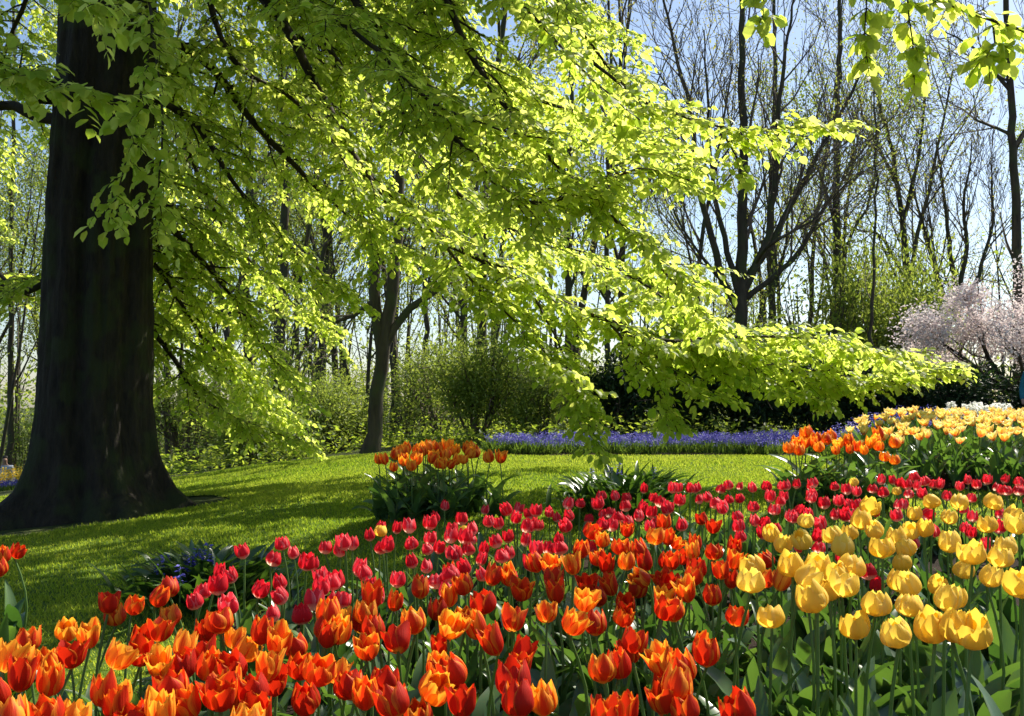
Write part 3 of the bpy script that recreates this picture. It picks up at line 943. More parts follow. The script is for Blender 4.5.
# far trunks: six kinds, many copies
protos = []
for k in range(6):
    r = RS(200 + k)
    out, lv = [], []
    h = (13, 15, 12, 16, 14, 11)[k]
    grow(r, (0, 0, 0), (r.normal(0, .04), r.normal(0, .04), 1), h, (.11, .14, .08, .16, .10, .09)[k], 0, 3, out, lv, .05, (9, 5, 4), .07, (22, 50), .36, .22)
    if k in (2, 5):
        o2, l2 = [], []
        grow(r, (.15, .05, 0), (.16, .06, 1), h * .8, .07, 0, 3, o2, l2, .05, (7, 4, 3), .07, (22, 50), .34, .25)
        out += o2; lv += l2
    leafm, nl = ((M['fresh'], 5200), (M['bud'], 1800), (M['fresh'], 4600), (M['bud'], 1200), (M['fresh'], 6500), (M['fresh'], 5600))[k]
    protos.append(tree_meshes('far_tree', out, lv, r, leafm, nl, .12, .35, M['wood']))
rng = random.Random(5)
FAR_LABEL = ['slender trunk with fresh green leaves deep in the wood', 'thin budding trunk with bare side branches deep in the wood',
             'twin stemmed tree with fresh leaves deep in the wood', 'tall bare trunk with few brown buds deep in the wood',
             'leafy pale green tree deep in the wood', 'bushy twin stemmed green tree deep in the wood']
firsts = [None] * 6
spots = []
for k in range(400):
    y = rng.uniform(25, 46)
    x = rng.uniform(-.60, .60) * y
    if x / y > .12 and (y < 31 or rng.random() < .35):
        continue
    if all((x - a) ** 2 + (y - b) ** 2 > 2.1 for a, b in spots):
        spots.append((x, y))
    if len(spots) >= 62:
        break
for x, y in spots:
    px = x / y * 1000 + 512
    # more bare ones on the right, where the sky shows
    k = rng.choice((0, 0, 1, 2, 3, 4, 5)) if px < 640 else rng.choice((1, 1, 3, 3, 0, 2))
    sc = rng.uniform(.75, 1.15) * (.8 if px > 640 else 1)
    if firsts[k] is None:
        o = firsts[k] = plant_tree('distant_tree', FAR_LABEL[k], x, y, *protos[k], group=FAR_LABEL[k].replace(' deep', 's deep') if False else 'distant trees: ' + FAR_LABEL[k].split(' deep')[0])
    else:
        o = copy_tree(firsts[k])
        o.location = (x, y, float(gz(x, y)) - .05)
    o.rotation_euler = (0, 0, rng.uniform(0, 6.28))
    o.scale = (sc, sc, sc * rng.uniform(.9, 1.1))


# the wood beyond: one mass of stems and leaves too many to count
def far_wood():
    r = RS(17)
    A = Acc()
    n = 230
    y = r.uniform(47, 75, n); x = r.uniform(-.62, .62, n) * y
    for i in range(n):
        h = r.uniform(6, 13); b = float(gz(x[i], y[i]))
        l = r.normal(0, .5, 2)
        A.tube([(x[i], y[i], b - .2), (x[i] + l[0] * .4, y[i] + l[1] * .4, b + h * .5), (x[i] + l[0], y[i] + l[1], b + h)], (r.uniform(.06, .13), .05, .015), 5)
        for k in range(5):
            z = h * r.uniform(.3, .95); q = r.normal(0, 1.1, 2)
            p = np.array((x[i] + l[0] * z / h, y[i] + l[1] * z / h, b + z))
            A.tube([p, p + (q[0], q[1], r.uniform(.8, 2.6))], (.03, .008), 3)
    m = 26000
    y = r.uniform(44, 75, m); x = r.uniform(-.64, .64, m) * y
    t = r.uniform(0, 1, m)
    hh = 2.8 + 1.6 * np.sin(x * .55) * np.sin(y * .4 + 1) + np.where(x < 0, 1.2, .3)
    z = gz(x, y) + np.where(t < .75, r.uniform(0, 1, m) * hh, r.uniform(2, 11, m))
    d = r.normal(0, 1, (m, 3)); nr = r.normal(0, .7, (m, 3)); nr[:, 2] += .7
    add_leaves(A, np.stack([x, y, z], -1), d, nr, r.uniform(.2, .36, m), r.uniform(.14, .28, m), r.uniform(0, 1, m), 4, 1)
    tag(obj('far_woods', A.mesh('far_woods', [M['wood'], M['fresh']])), 'the far part of the wood, thin stems and pale green leaves', 'woods', None, 'stuff')


far_wood()


# ---- shrubs
def shrub_meshes(name, seed, n, rx, ry, h, leafmat, lsize, dense=False, low=.0):
    r = RS(seed)
    st, fo = Acc(), Acc()
    lob = [(r.uniform(-.6, .6) * rx, r.uniform(-.6, .6) * ry, r.uniform(.35, .78) * h, r.uniform(.28, .5)) for _ in range(11)]
    for (x, y, z, s) in lob:
        st.tube(np.array([(x * .1, y * .1, 0), (x * .5, y * .5, z * .5), (x, y, z)]) + r.normal(0, .03, (3, 3)), (.035, .02, .008), 5)
        for q in range(5):
            e = np.array((x, y, z)) + r.normal(0, .35, 3) * np.array((rx, ry, h * .6)) * s * 1.6
            st.tube(np.array([(x * .5, y * .5, z * .5), ((x + e[0]) / 2, (y + e[1]) / 2, (z + e[2]) / 2 + .05), e]), (.014, .009, .004), 3)
    li = r.randint(0, len(lob), n)
    L = np.array(lob)[li]
    q = unit(r.normal(0, 1, (n, 3)))
    rad = (r.uniform(0, 1, n) ** (.28 if dense else .45)) * (1 + .25 * r.normal(0, 1, n) * (0 if dense else 1))
    p = L[:, :3] + q * rad[:, None] * L[:, 3:4] * np.array((rx, ry, h * .75)) * 1.15
    p[:, 2] = np.abs(p[:, 2] - low) + low
    d = q + r.normal(0, .7, (n, 3)) + np.array((0, 0, -.1))
    nr = q * .6 + r.normal(0, .5, (n, 3)) + np.array((0, 0, .7))
    add_leaves(fo, p, d, nr, lsize * r.uniform(.6, 1.25, n), lsize * (.42 if dense else .6) * r.uniform(.7, 1.2, n), np.clip(r.normal(.5, .25, n), 0, 1), 4)
    return st.mesh(name + '_stem', M['twig'], True), fo.mesh(name + '_foliage', leafmat)


def shrub(name, label, x, y, meshes, sc=(1, 1, 1), rz=0, group=None, cat='shrub'):
    o = empty(name, (x, y, float(gz(x, y)) - .03), label, cat, group, rz)
    o.scale = sc
    obj('stem', meshes[0], o)
    obj('foliage', meshes[1], o)
    return o


loose = [shrub_meshes('loose_shrub', 300 + k, 9500, 1.25, 1.1, 1.9, M['fresh'], .08) for k in range(2)]
airy = [shrub_meshes('airy_shrub', 310 + k, 4200, 1.3, 1.2, 2.6, M['fresh'], .085) for k in range(2)]
ever = [shrub_meshes('evergreen_shrub', 320 + k, 8000, 1.25, .9, 1.75, M['rhodo'], .13, True) for k in range(2)]
for k, (px, y, mm, s, lab) in enumerate((
        (478, 18.2, loose[0], (1.05, 1, 1.12), 'rounded light green bush behind the left end of the blue flower bed'),
        (545, 17.8, loose[1], (.75, .8, .72), 'low yellow-green bush close behind the blue flower bed'),
        (440, 20.5, airy[0], (.9, 1, .8), 'thin leafed bush behind the tulip clump right of the sturdy forked tree'),
        (335, 19.5, loose[1], (1.0, 1, .75), 'low green bush left of the sturdy forked tree'),
        (255, 18.0, loose[0], (.9, 1, .55), 'low bush under the drooping branch at the left lawn edge'),
        (190, 20.0, airy[1], (1.1, 1, .8), 'thin green bush just right of the great beech trunk'),
        (20, 32.0, airy[0], (1.2, 1, .9), 'green bush behind the distant flower bed left of the great trunk'),
        (-75, 20.5, loose[0], (1.0, 1, 1.0), 'dark green bush at the far left edge'),
        (640, 21.5, airy[1], (.8, 1, .75), 'pale leafy bush rising behind the dark evergreens'),
        (815, 22.5, airy[0], (1.4, 1, 1.75), 'tall airy green bush behind the evergreen hedge under the straight trunk'),
        (905, 22.0, loose[0], (1.5, 1.1, 2.15), 'big green bush behind the low glowing branch tip'),
        (870, 24.0, airy[1], (1.3, 1, 1.95), 'airy fresh green bush between the straight trunk and the big bush'),
        (760, 25.0, airy[0], (1.1, 1, 1.3), 'airy green bush at the foot of the bare fan tree'))):
    shrub('leafy_shrub', lab, (px - 512) / 1000 * y, y, mm, s, k * 1.3)
for k, (px, y, sx, sz) in enumerate(((300, 25, 1.1, .8), (405, 24, 1.0, .75), (525, 25, 1.2, .85), (590, 27, 1.1, .9), (235, 26, 1.2, .9), (350, 31, 1.5, 1.1), (455, 33, 1.6, 1.1), (560, 34, 1.5, 1.1), (180, 32, 1.5, 1.1), (640, 33, 1.3, .9), (270, 37, 1.7, 1.3), (500, 39, 1.7, 1.2))):
    shrub('leafy_shrub', 'fresh green bush between the thin trunks deep in the wood', (px - 512) / 1000 * y, y, airy[k % 2], (sx, 1, sz), k * 1.7, 'fresh green bushes deep in the wood')
for k, (px, y, s, lab) in enumerate((
        (610, 18.2, (.85, 1, .92), 'dark evergreen bush at the left end of the evergreen hedge'),
        (672, 18.6, (1.0, 1, 1.12), 'dark evergreen bush, second from the left in the evergreen hedge'),
        (745, 18.2, (1.05, 1, .98), 'dark evergreen bush under the middle of the low glowing branch'),
        (822, 18.0, (1.05, 1, .92), 'dark evergreen bush behind the right orange tulip clump'),
        (900, 17.4, (1.05, 1, .80), 'dark evergreen bush behind the white flowers'),
        (975, 16.8, (1.05, 1, .72), 'dark evergreen bush in front of the pink blossom'),
        (1045, 16.4, (1.0, 1, .66), 'dark evergreen bush cut by the right edge of the picture'))):
    shrub('evergreen_shrub', lab, (px - 512) / 1000 * y, y, ever[k % 2], s, k * 2.1)

# ---- pink blossom tree on the right
def blossom_tree():
    r = RS(77)
    x, y = (1016 - 512) / 1000 * 18.2, 18.2
    out, lv = [], []
    for a in range(7):
        an = a / 7 * 6.28 + r.uniform(-.3, .3)
        d = unit(np.array((math.cos(an) * .8, math.sin(an) * .8, .75)))
        grow(r, (0, 0, .9), d, 1.9 * r.uniform(.8, 1.15), .06, 1, 4, out, lv, .03, (5, 5, 4, 4), .16, (25, 60), .62)
    out.append((0, np.array([(0, 0, 0), (.03, 0, .5), (0, 0, 1.0)]), np.array((.13, .10, .09))))
    mt, mc = tree_meshes('blossom', out, lv, r, M['blossom'], 30000, .066, .12, M['limbbark'], leaf_h=(.7, 9))
    o = plant_tree('blossom_tree', 'low spreading tree covered in pale pink blossom at the right', x, y, mt, mc)
    o.scale = (1.12, 1.1, .98)


blossom_tree()


# ================================================================== FLOWERS
def petal_grid(R, Hh, phi, half, prof, rmul, tipflare, nu=8, nv=11, curl=0.0, r=None, blunt=.25):
    v = np.linspace(0, 1, nv)[:, None]
    u = np.linspace(-1, 1, nu)[None]
    rad = np.interp(v[:, 0], prof[0], prof[1])[:, None] * R * rmul
    rad = rad + tipflare * R * v ** 3
    wid = np.clip(np.sin(math.pi * np.clip(v * (.95 - .13 * blunt) + .05, 0, 1)) ** (.62 - .30 * blunt), 0, 1) * (1 - (1 - blunt) * v ** 5)
    ang = phi + u * half * wid
    rr = rad * (1 - .10 * u ** 2) + curl * R * np.abs(u) ** 3 * v
    z = Hh * (v ** 1.02) * (1 - (.05 + .16 * blunt) * u ** 2 * v ** 2) + 0 * u
    if r is not None:
        rr = rr + r.normal(0, .05) * R * v + .035 * R * np.sin(u * 5 + r.uniform(0, 6)) * v + .02 * R * np.sin(u * 11 + v * 5 + r.uniform(0, 6)) * v
        rr = rr - .05 * R * np.exp(-(u / .18) ** 2) * v * (1 - v)
        z = z * (1 + r.normal(0, .05)) + Hh * v ** 4 * (.03 * np.sin(u * 9 + r.uniform(0, 6)) + r.normal(0, .016, (1, nu)))
    V = np.stack([rr * np.cos(ang), rr * np.sin(ang), z], -1).reshape(-1, 3)
    i, j = np.meshgrid(np.arange(nu - 1), np.arange(nv - 1))
    q = np.stack([j * nu + i, j * nu + i + 1, (j + 1) * nu + i + 1, (j + 1) * nu + i], -1).reshape(-1, 4)
    uv = np.stack(np.broadcast_arrays((u + 1) / 2 + 0 * v, v + 0 * u), -1).reshape(-1, 2)
    return V, q, uv


PROF_CUP = ([0, .10, .25, .45, .7, 1], [.12, .55, .90, 1.0, .93, .74])
PROF_OPEN = ([0, .10, .25, .45, .7, 1], [.12, .55, .88, 1.0, 1.04, 1.10])
PROF_EGG = ([0, .10, .25, .45, .7, 1], [.14, .62, .95, 1.0, .86, .52])
PROF_GLOBE = ([0, .08, .22, .42, .65, .85, 1], [.15, .60, .96, 1.06, 1.0, .82, .62])
PROF_STAR = ([0, .15, .35, .6, 1], [.15, .52, .88, 1.15, 1.50])


def bloom_mesh(name, seed, R, Hh, prof, mat, flare=(0, .15), tilt=.12, blunt=.25):
    r = RS(seed)
    A = Acc()
    for ring in range(2):
        for k in range(3):
            V, q, uv = petal_grid(R, Hh * (1 if ring == 0 else .97), (k + ring * .5) * 2 * math.pi / 3 + r.normal(0, .06), math.radians(r.uniform(52, 60)), prof,
                                  1.04 if ring == 0 else .90, r.uniform(*flare), curl=r.uniform(-.08, .05), r=r, blunt=blunt)
            A.add(V, [q], uv, r.uniform(0, 1))
    A.tube([(0, 0, .004), (0, 0, Hh * .18), (0, 0, Hh * .4)], (.006, .005, .004), 5)
    c, s = math.cos(tilt * r.normal()), 0
    a = tilt * r.normal()
    A.v = [np.stack([v[:, 0] * math.cos(a) + v[:, 2] * math.sin(a), v[:, 1], -v[:, 0] * math.sin(a) + v[:, 2] * math.cos(a)], -1) for v in A.v]
    return A.mesh(name, mat, True)


def blade(A, base, az, L, wd, rise, arch, rnd, nseg=9, twist=0.0, fold=.35, wave=.0, mat=0):
    """A long leaf: rises, arches over, channelled along its middle."""
    t = np.linspace(0, 1, nseg)
    el = rise - arch * t ** 1.4
    ds = L / (nseg - 1)
    hx = np.concatenate([[0], np.cumsum(np.cos(el[:-1]) * ds)])
    hz = np.concatenate([[0], np.cumsum(np.sin(el[:-1]) * ds)])
    w = wd * np.clip(np.sin(math.pi * np.clip(t * .90 + .10, 0, 1)) ** .8, .03, 1)
    tw = twist * t
    ca, sa = math.cos(az), math.sin(az)
    rows = []
    for k, off in ((-1, -1), (0, 0), (1, 1)):
        sx = off * w * np.cos(tw)
        up = (abs(off) * w * fold) + off * w * np.sin(tw) + wave * np.sin(t * 9 + k) * abs(off) * wd
        x = hx - up * np.sin(el)
        z = hz + up * np.cos(el)
        rows.append(np.stack([base[0] + x * ca - sx * sa, base[1] + x * sa + sx * ca, base[2] + z], -1))
    V = np.stack(rows, 1).reshape(-1, 3)
    i = np.arange(nseg - 1)[:, None] * 3
    j = np.array([[0, 1]])
    q = np.stack([i + j, i + j + 1, i + j + 4, i + j + 3], -1).reshape(-1, 4)
    uv = np.stack([np.tile([0, .5, 1.], nseg), np.repeat(t, 3)], -1)
    A.add(V, [q], uv, rnd, mat)


def tulip_foliage(name, seed, n, L, wd, arch=(.5, 1.6), rise=(1.15, 1.5)):
    r = RS(seed)
    A = Acc()
    a0 = r.uniform(0, 6.28)
    for k in range(n):
        blade(A, (r.normal(0, .008), r.normal(0, .008), .0), a0 + k * 2.4 + r.normal(0, .3), L * r.uniform(.75, 1.2) * (1 - .10 * k), wd * r.uniform(.7, 1.2), r.uniform(*rise), r.uniform(*arch),
              r.uniform(0, 1), 9, r.normal(0, .5), r.uniform(.2, .5), .08)
    return A.mesh(name, M['tulipleaf'], True)


def stem_mesh(name, seed, h, rad=.0042):
    r = RS(seed)
    A = Acc()
    t = np.linspace(0, 1, 7)
    b = r.normal(0, .022, 2)
    pts = np.stack([b[0] * np.sin(math.pi * t), b[1] * np.sin(math.pi * t), t * h], -1)
    A.tube(pts, rad * (1.25 - .35 * t), 6)
    return A.mesh(name, M['stem'], True)


class Kind:
    def __init__(s, name, cat, seed, h, R, Hh, prof, mats, flare, leaf_n, leaf_L, leaf_w, nb=6, tilt=.12, blunt=.25, arch=(.5, 1.6), rise=(1.15, 1.5), rad=.0042):
        s.name, s.cat, s.h, s.Hh = name, cat, h, Hh
        s.bl = [[bloom_mesh(name + '_bloom', seed + i * 7 + 100 * j, R * (.84 + .24 * (i % 3) / 2), Hh * (1.08 - .14 * (i % 2)), prof[i % len(prof)], m, flare, tilt, blunt) for i in range(nb)] for j, m in enumerate(mats)]
        s.st = [stem_mesh(name + '_stem', seed + 31 + i, h, rad) for i in range(4)]
        s.fo = [tulip_foliage(name + '_foliage', seed + 61 + i, leaf_n, leaf_L, leaf_w, arch, rise) for i in range(5)]
        s.r = random.Random(seed)

    def plant(s, x, y, label, group, sc=None, col=None, lean=.07):
        r = s.r
        o = empty(s.name, (x, y, float(gz(x, y)) + .005), label, s.cat, group)
        sc = sc or r.uniform(.92, 1.08)
        o.scale = (sc, sc, sc)
        o.rotation_euler = (r.gauss(0, lean), r.gauss(0, lean), r.uniform(0, 6.28))
        j = (0 if r.random() < .7 else len(s.bl) - 1) if col is None else col
        obj('stem', r.choice(s.st), o)
        obj('foliage', r.choice(s.fo), o)
        b = obj('bloom', r.choice(s.bl[j]), o, (0, 0, s.h - .002))
        b.rotation_euler = (r.gauss(0, .19), r.gauss(0, .19), r.uniform(0, 6.28))
        return o

    def at_pixel(s, px, py, label, group, sc=None, col=None, ymax=9.0, lean=.05):
        """Plant it where its bloom is seen at that pixel, its foot on the ground."""
        sc = sc or s.r.uniform(.90, 1.07)
        hh = (s.h + s.Hh * .5) * sc
        a, b = 1.3, ymax
        for _ in range(40):
            m = (a + b) / 2
            p = P(px, py, m)
            if p[2] - float(gz(p[0], m)) - hh > 0: a = m
            else: b = m
        p = P(px, py, a)
        return s.plant(float(p[0]), float(a), label, group, sc, col, lean * .5)


def at_depth(kind, px, py, d, label, group):
    p = P(px, py, d)
    x = float(p[0])
    sc = (float(p[2]) - float(gz(x, d))) / (kind.h + kind.Hh * .5)
    return kind.plant(x, d, label, group, min(max(sc, .8), 1.3), None, .02)


orange = Kind('orange_tulip', 'orange tulip', 1000, .42, .0325, .067, [PROF_CUP, PROF_OPEN, PROF_CUP, PROF_OPEN, PROF_EGG], [M['p_orange'], M['p_flame']], (-.08, .30), 6, .32, .034, 8, .16, .68)
red = Kind('red_tulip', 'red tulip', 2000, .38, .0295, .060, [PROF_CUP, PROF_EGG], [M['p_red']], (-.05, .10), 5, .28, .026, 6, .12, .70)
yellow = Kind('yellow_tulip', 'yellow tulip', 3000, .52, .0365, .063, [PROF_GLOBE, PROF_GLOBE, PROF_CUP], [M['p_yellow']], (-.1, .10), 6, .36, .044, 6, .22, .9, (.3, 1.3))
clump = Kind('orange_tulip', 'orange tulip', 4000, .40, .041, .088, [PROF_CUP, PROF_OPEN, PROF_EGG], [M['p_flame'], M['p_ember']], (-.1, .25), 8, .42, .034, 6, .14, .5, (.7, 1.8), (1.0, 1.45))
star = Kind('star_tulip', 'star tulip', 5000, .37, .031, .068, [PROF_STAR], [M['p_star']], (-.1, .25), 5, .38, .030, 6, .2, .15)

S1 = lambda L: [(x / 2.926, 480 + y / 2.926) for x, y in L]
S2 = lambda L: [(330 + x / 2.926, 480 + y / 2.926) for x, y in L]
S3 = lambda L: [(660 + x / 2.813, 480 + y / 2.813) for x, y in L]
S4 = lambda L: [(660 + x / 2.753, 240 + y / 2.753) for x, y in L]

o1 = S1([(317, 360), (382, 366), (335, 400), (462, 345), (508, 320), (205, 440), (268, 460), (390, 462), (470, 440), (510, 402), (95, 478), (60, 515), (10, 520), (128, 530), (200, 520),
         (328, 515), (415, 505), (453, 535), (60, 585), (140, 592), (10, 630), (280, 625), (340, 630), (355, 668), (510, 612), (542, 490), (612, 443), (690, 465), (710, 495), (640, 540),
         (690, 545), (635, 620), (700, 620), (805, 470), (885, 490), (940, 455), (775, 545), (865, 550), (812, 592), (897, 640), (1010, 600), (1010, 415), (465, 680), (135, 690), (962, 440), (30, 700), (215, 700), (420, 700), (760, 690)])
o2 = S2([(190, 357), (55, 420), (145, 440), (240, 417), (100, 495), (190, 470), (390, 308), (315, 382), (360, 420), (405, 405), (312, 490), (562, 318), (468, 362), (460, 432), (535, 410),
         (495, 475), (540, 510), (545, 545), (555, 600), (555, 645), (630, 650), (80, 605), (160, 588), (165, 655), (285, 600), (305, 545), (370, 565), (400, 655), (660, 247), (720, 250),
         (790, 175), (790, 225), (740, 305), (655, 335), (640, 385), (830, 310), (860, 240), (910, 205), (945, 163), (710, 410), (775, 425), (850, 400), (870, 362), (930, 285), (995, 235),
         (965, 335), (975, 380), (1000, 300), (770, 560), (850, 545), (900, 500), (855, 475), (985, 540), (965, 600), (970, 650), (870, 685), (800, 250), (0, 440), (250, 690), (800, 700)])
o3 = S3([(125, 110), (150, 130), (60, 215), (10, 230), (90, 180), (95, 255), (140, 205), (210, 190), (205, 230), (150, 255), (195, 285), (40, 300), (10, 280), (155, 330), (40, 370), (10, 330),
         (300, 225), (300, 280), (205, 385), (320, 285), (90, 470), (130, 490), (65, 530), (20, 510), (20, 580), (10, 620), (85, 640), (250, 645), (40, 640), (5, 165)])
r1 = S1([(723, 212), (783, 230), (832, 185), (855, 213), (636, 272), (682, 282), (653, 310), (596, 352), (675, 370), (742, 323), (612, 325), (887, 245), (915, 245), (945, 198), (995, 208),
         (1010, 185), (818, 300), (837, 340), (925, 357), (962, 300), (990, 297), (990, 352), (886, 390), (798, 398), (932, 320)])
r2 = S2([(28, 205), (45, 180), (70, 190), (112, 162), (145, 198), (180, 192), (190, 142), (226, 138), (285, 128), (308, 110), (376, 118), (245, 185), (285, 175), (290, 203), (318, 200),
         (245, 238), (288, 255), (80, 262), (123, 272), (105, 317), (20, 298), (25, 353), (202, 298), (262, 303), (318, 297), (352, 275), (352, 147), (348, 168), (388, 170), (418, 145),
         (418, 175), (353, 218), (380, 218), (400, 205), (433, 235), (455, 277), (487, 222), (528, 215), (480, 182), (453, 88), (460, 122), (490, 130), (530, 85), (550, 85), (543, 112),
         (565, 138), (585, 135), (590, 103), (615, 133), (605, 92), (565, 178), (603, 203), (632, 203), (680, 200), (650, 95), (665, 110), (695, 72), (700, 105), (703, 133), (728, 68),
         (797, 45), (832, 45), (870, 52), (860, 77), (790, 72), (790, 100), (815, 95), (845, 110), (755, 115), (783, 130), (917, 27), (937, 52), (910, 105), (875, 125), (905, 80), (945, 98),
         (965, 65), (990, 85), (1010, 25), (1018, 130)])
r3 = S3([(45, 25), (20, 80), (50, 60), (55, 130), (95, 25), (115, 22), (85, 22), (120, 55), (145, 50), (162, 25), (190, 15), (215, 18), (155, 65), (180, 80), (258, 20), (233, 50), (262, 75),
         (220, 103), (205, 133), (298, 15), (297, 48), (340, 20), (355, 15), (383, 12), (345, 48), (332, 60), (420, 20), (440, 10), (430, 45), (418, 50), (485, 18), (465, 68), (498, 60),
         (388, 80), (355, 103), (372, 105), (270, 115), (295, 118), (290, 150), (525, 28), (553, 35), (545, 68), (560, 70), (590, 25), (620, 35), (605, 90), (585, 85), (525, 100), (540, 105),
         (660, 70), (693, 70), (670, 103), (690, 15), (700, 40), (715, 18), (740, 40), (745, 97), (768, 12), (790, 15), (845, 20), (870, 50), (885, 105), (940, 20), (970, 30), (950, 95),
         (860, 135), (880, 150), (720, 180), (600, 150), (435, 160), (460, 125), (390, 190), (500, 215), (610, 290), (955, 30), (920, 185), (1015, 30), (895, 15)]) + \
    S4([(595, 662), (645, 663), (673, 668), (700, 652), (740, 663), (764, 672), (840, 660), (905, 662), (938, 657), (980, 665), (1000, 688)])
yl = S3([(770, 60), (838, 62), (925, 62), (820, 105), (412, 115), (925, 127), (990, 100), (1000, 130), (480, 155), (545, 150), (697, 143), (755, 135), (550, 115), (620, 192), (660, 165), (800, 177),
         (347, 178), (320, 150), (515, 190), (455, 235), (355, 243), (543, 243), (668, 232), (663, 290), (858, 210), (948, 220), (975, 190), (912, 272), (255, 245), (247, 285), (390, 305), (428, 340),
         (545, 303), (593, 350), (305, 387), (553, 425), (675, 437), (720, 360), (735, 415), (783, 290), (843, 330), (823, 417), (890, 425), (1012, 300)])

for x, y in o1:
    g = 'orange tulips at the left corner of the front bed' if x < 150 else 'orange tulips in the left front of the bed'
    orange.at_pixel(x, y, 'orange-red tulip in the shaded left corner of the front bed' if x < 150 else 'orange-red tulip left of the middle at the front of the bed', g)
for x, y in o2:
    near = y > 600
    orange.at_pixel(x, y, 'orange flamed tulip in the middle front rows of the bed' if near else 'orange flamed tulip in the middle of the bed just before the red ones',
                    'orange tulips in the front rows' if near else 'orange tulips before the red band')
for x, y in o3:
    orange.at_pixel(x, y, 'orange-red tulip close beside the yellow tulips', 'orange tulips beside the yellow ones')
for x, y in r1:
    red.at_pixel(x, y, 'crimson tulip at the left end of the red band near the dark leafy clump', 'red tulips at the left end of the band')
for x, y in r2:
    red.at_pixel(x, y, 'red tulip in the middle of the red band behind the orange ones', 'red tulips in the middle of the band')
for x, y in r3:
    red.at_pixel(x, y, 'red tulip with pale base in the right part of the band behind the yellow ones', 'red tulips behind the yellow ones')
for i, (x, y) in enumerate(yl):
    lab = {34: 'yellow tulip standing alone lowest on the left of the yellow group', 4: 'yellow tulip at the back left, set before the red band',
           43: 'yellow tulip cut by the right edge of the picture'}.get(i)
    yellow.at_pixel(x, y, lab or 'large yellow tulip in the tall yellow group at the right front', None if lab else 'yellow tulips at the right front')
for (x, y, lab) in ((16, 551, 'lone orange tulip standing up at the left edge before the dark lawn'), (2, 569, 'orange tulip cut by the left edge below the lone one'), (1, 556, 'orange tulip cut by the left edge beside the lone one')):
    orange.at_pixel(x, y, lab, None, .95, lean=.03)
for (x, y, lab) in ((380, 531, 'small yellow tulip among the left red tulips behind the shaded clump'), (463, 531, 'small yellow tulip among the middle red tulips'), (853, 482, 'yellow tulip among the red ones below the right orange clump'),
                    (895, 491, 'yellow tulip among the right red tulips')):
    k = red.at_pixel(x, y, lab, None)
    k.name = 'yellow_tulip'
    k['category'] = 'yellow tulip'
    for c in k.children:
        if c.name.startswith('bloom'):
            c.data = yellow.bl[0][1]
            c.scale = (.8, .8, .85)

# the two orange clumps that stand in the lawn
S6 = lambda L: [(360 + x / 5.97, 420 + y / 5.97) for x, y in L]
cl1 = S6([(118, 232), (155, 235), (205, 205), (235, 195), (203, 280), (318, 285), (245, 245), (272, 235), (300, 165), (325, 215), (350, 240), (375, 160), (385, 185), (415, 170), (420, 230), (445, 220),
          (460, 265), (480, 170), (500, 275), (510, 205), (530, 270), (530, 160), (560, 175), (580, 240), (610, 235), (620, 165), (655, 160), (705, 185), (785, 222), (852, 225), (275, 190), (400, 150), (350, 175), (635, 190)])
for x, y in cl1:
    at_depth(clump, x, y, 6.2 + (476 - y) / 34 * .75, 'orange tulip with yellow margins in the left clump on the lawn', 'tulips of the left clump on the lawn')
S7 = lambda L: [(660 + x / 2.753, 240 + y / 2.753) for x, y in L]
cl2 = S7([(357, 572), (370, 555), (404, 530), (420, 558), (395, 560), (440, 570), (470, 538), (490, 560), (485, 578), (512, 555), (530, 550), (545, 570), (562, 578), (590, 552), (617, 533), (654, 558), (620, 597),
          (646, 606), (455, 548), (575, 560), (600, 566), (385, 578), (430, 545), (520, 575)])
for x, y in cl2:
    at_depth(clump, x, y, 6.85 + (460 - y) / 28 * .7, 'orange tulip with yellow margins in the right clump beside the star tulips', 'tulips of the right clump on the lawn')

# star tulips on the raised bed at the right
# more of each in the gaps between those
fr = random.Random(77)
for src, kind, cnt, lab, grp in ((o2, orange, 26, 'orange flamed tulip in the middle of the bed just before the red ones', 'orange tulips before the red band'),
                                 (o1, orange, 14, 'orange-red tulip left of the middle at the front of the bed', 'orange tulips in the left front of the bed'),
                                 (r2, red, 16, 'red tulip in the middle of the red band behind the orange ones', 'red tulips in the middle of the band'),
                                 (r3, red, 14, 'red tulip with pale base in the right part of the band behind the yellow ones', 'red tulips behind the yellow ones'),
                                 (yl, yellow, 12, 'large yellow tulip in the tall yellow group at the right front', 'yellow tulips at the right front')):
    have, done, tries = list(src), 0, 0
    while done < cnt and tries < 4000:
        tries += 1
        a = fr.choice(src)
        q = (a[0] + fr.uniform(-26, 26), a[1] + fr.uniform(-14, 14))
        if src is o1 and q[0] < 160 or src is o2 and q[1] > 600 or src is yl and (q[1] > 600 or q[0] < 800): continue
        if src is r2 and q[1] < 505 or src is r3 and q[1] < 484: continue
        if min((q[0] - b[0]) ** 2 + 2.2 * (q[1] - b[1]) ** 2 for b in have) < (13 if kind is red else 20) ** 2: continue
        have.append(q); done += 1
        kind.at_pixel(q[0], q[1], lab, grp)

rng = random.Random(21)
pts = []
while len(pts) < 235:
    x, y = rng.uniform(2.9, 8.5), 7.6 + 4.1 * rng.random() ** 1.3
    if abs(x) < .56 * y and bool(inpoly(np.array(x), np.array(y), STARBED)) and all((x - a) ** 2 + (y - b) ** 2 > (.012 if y < 8.6 else .018) for a, b in pts):
        pts.append((x, y))
for x, y in pts:
    star.plant(x, y, 'pale yellow star shaped tulip with red-orange flames on the raised bed', 'star tulips on the raised right bed', lean=.08)


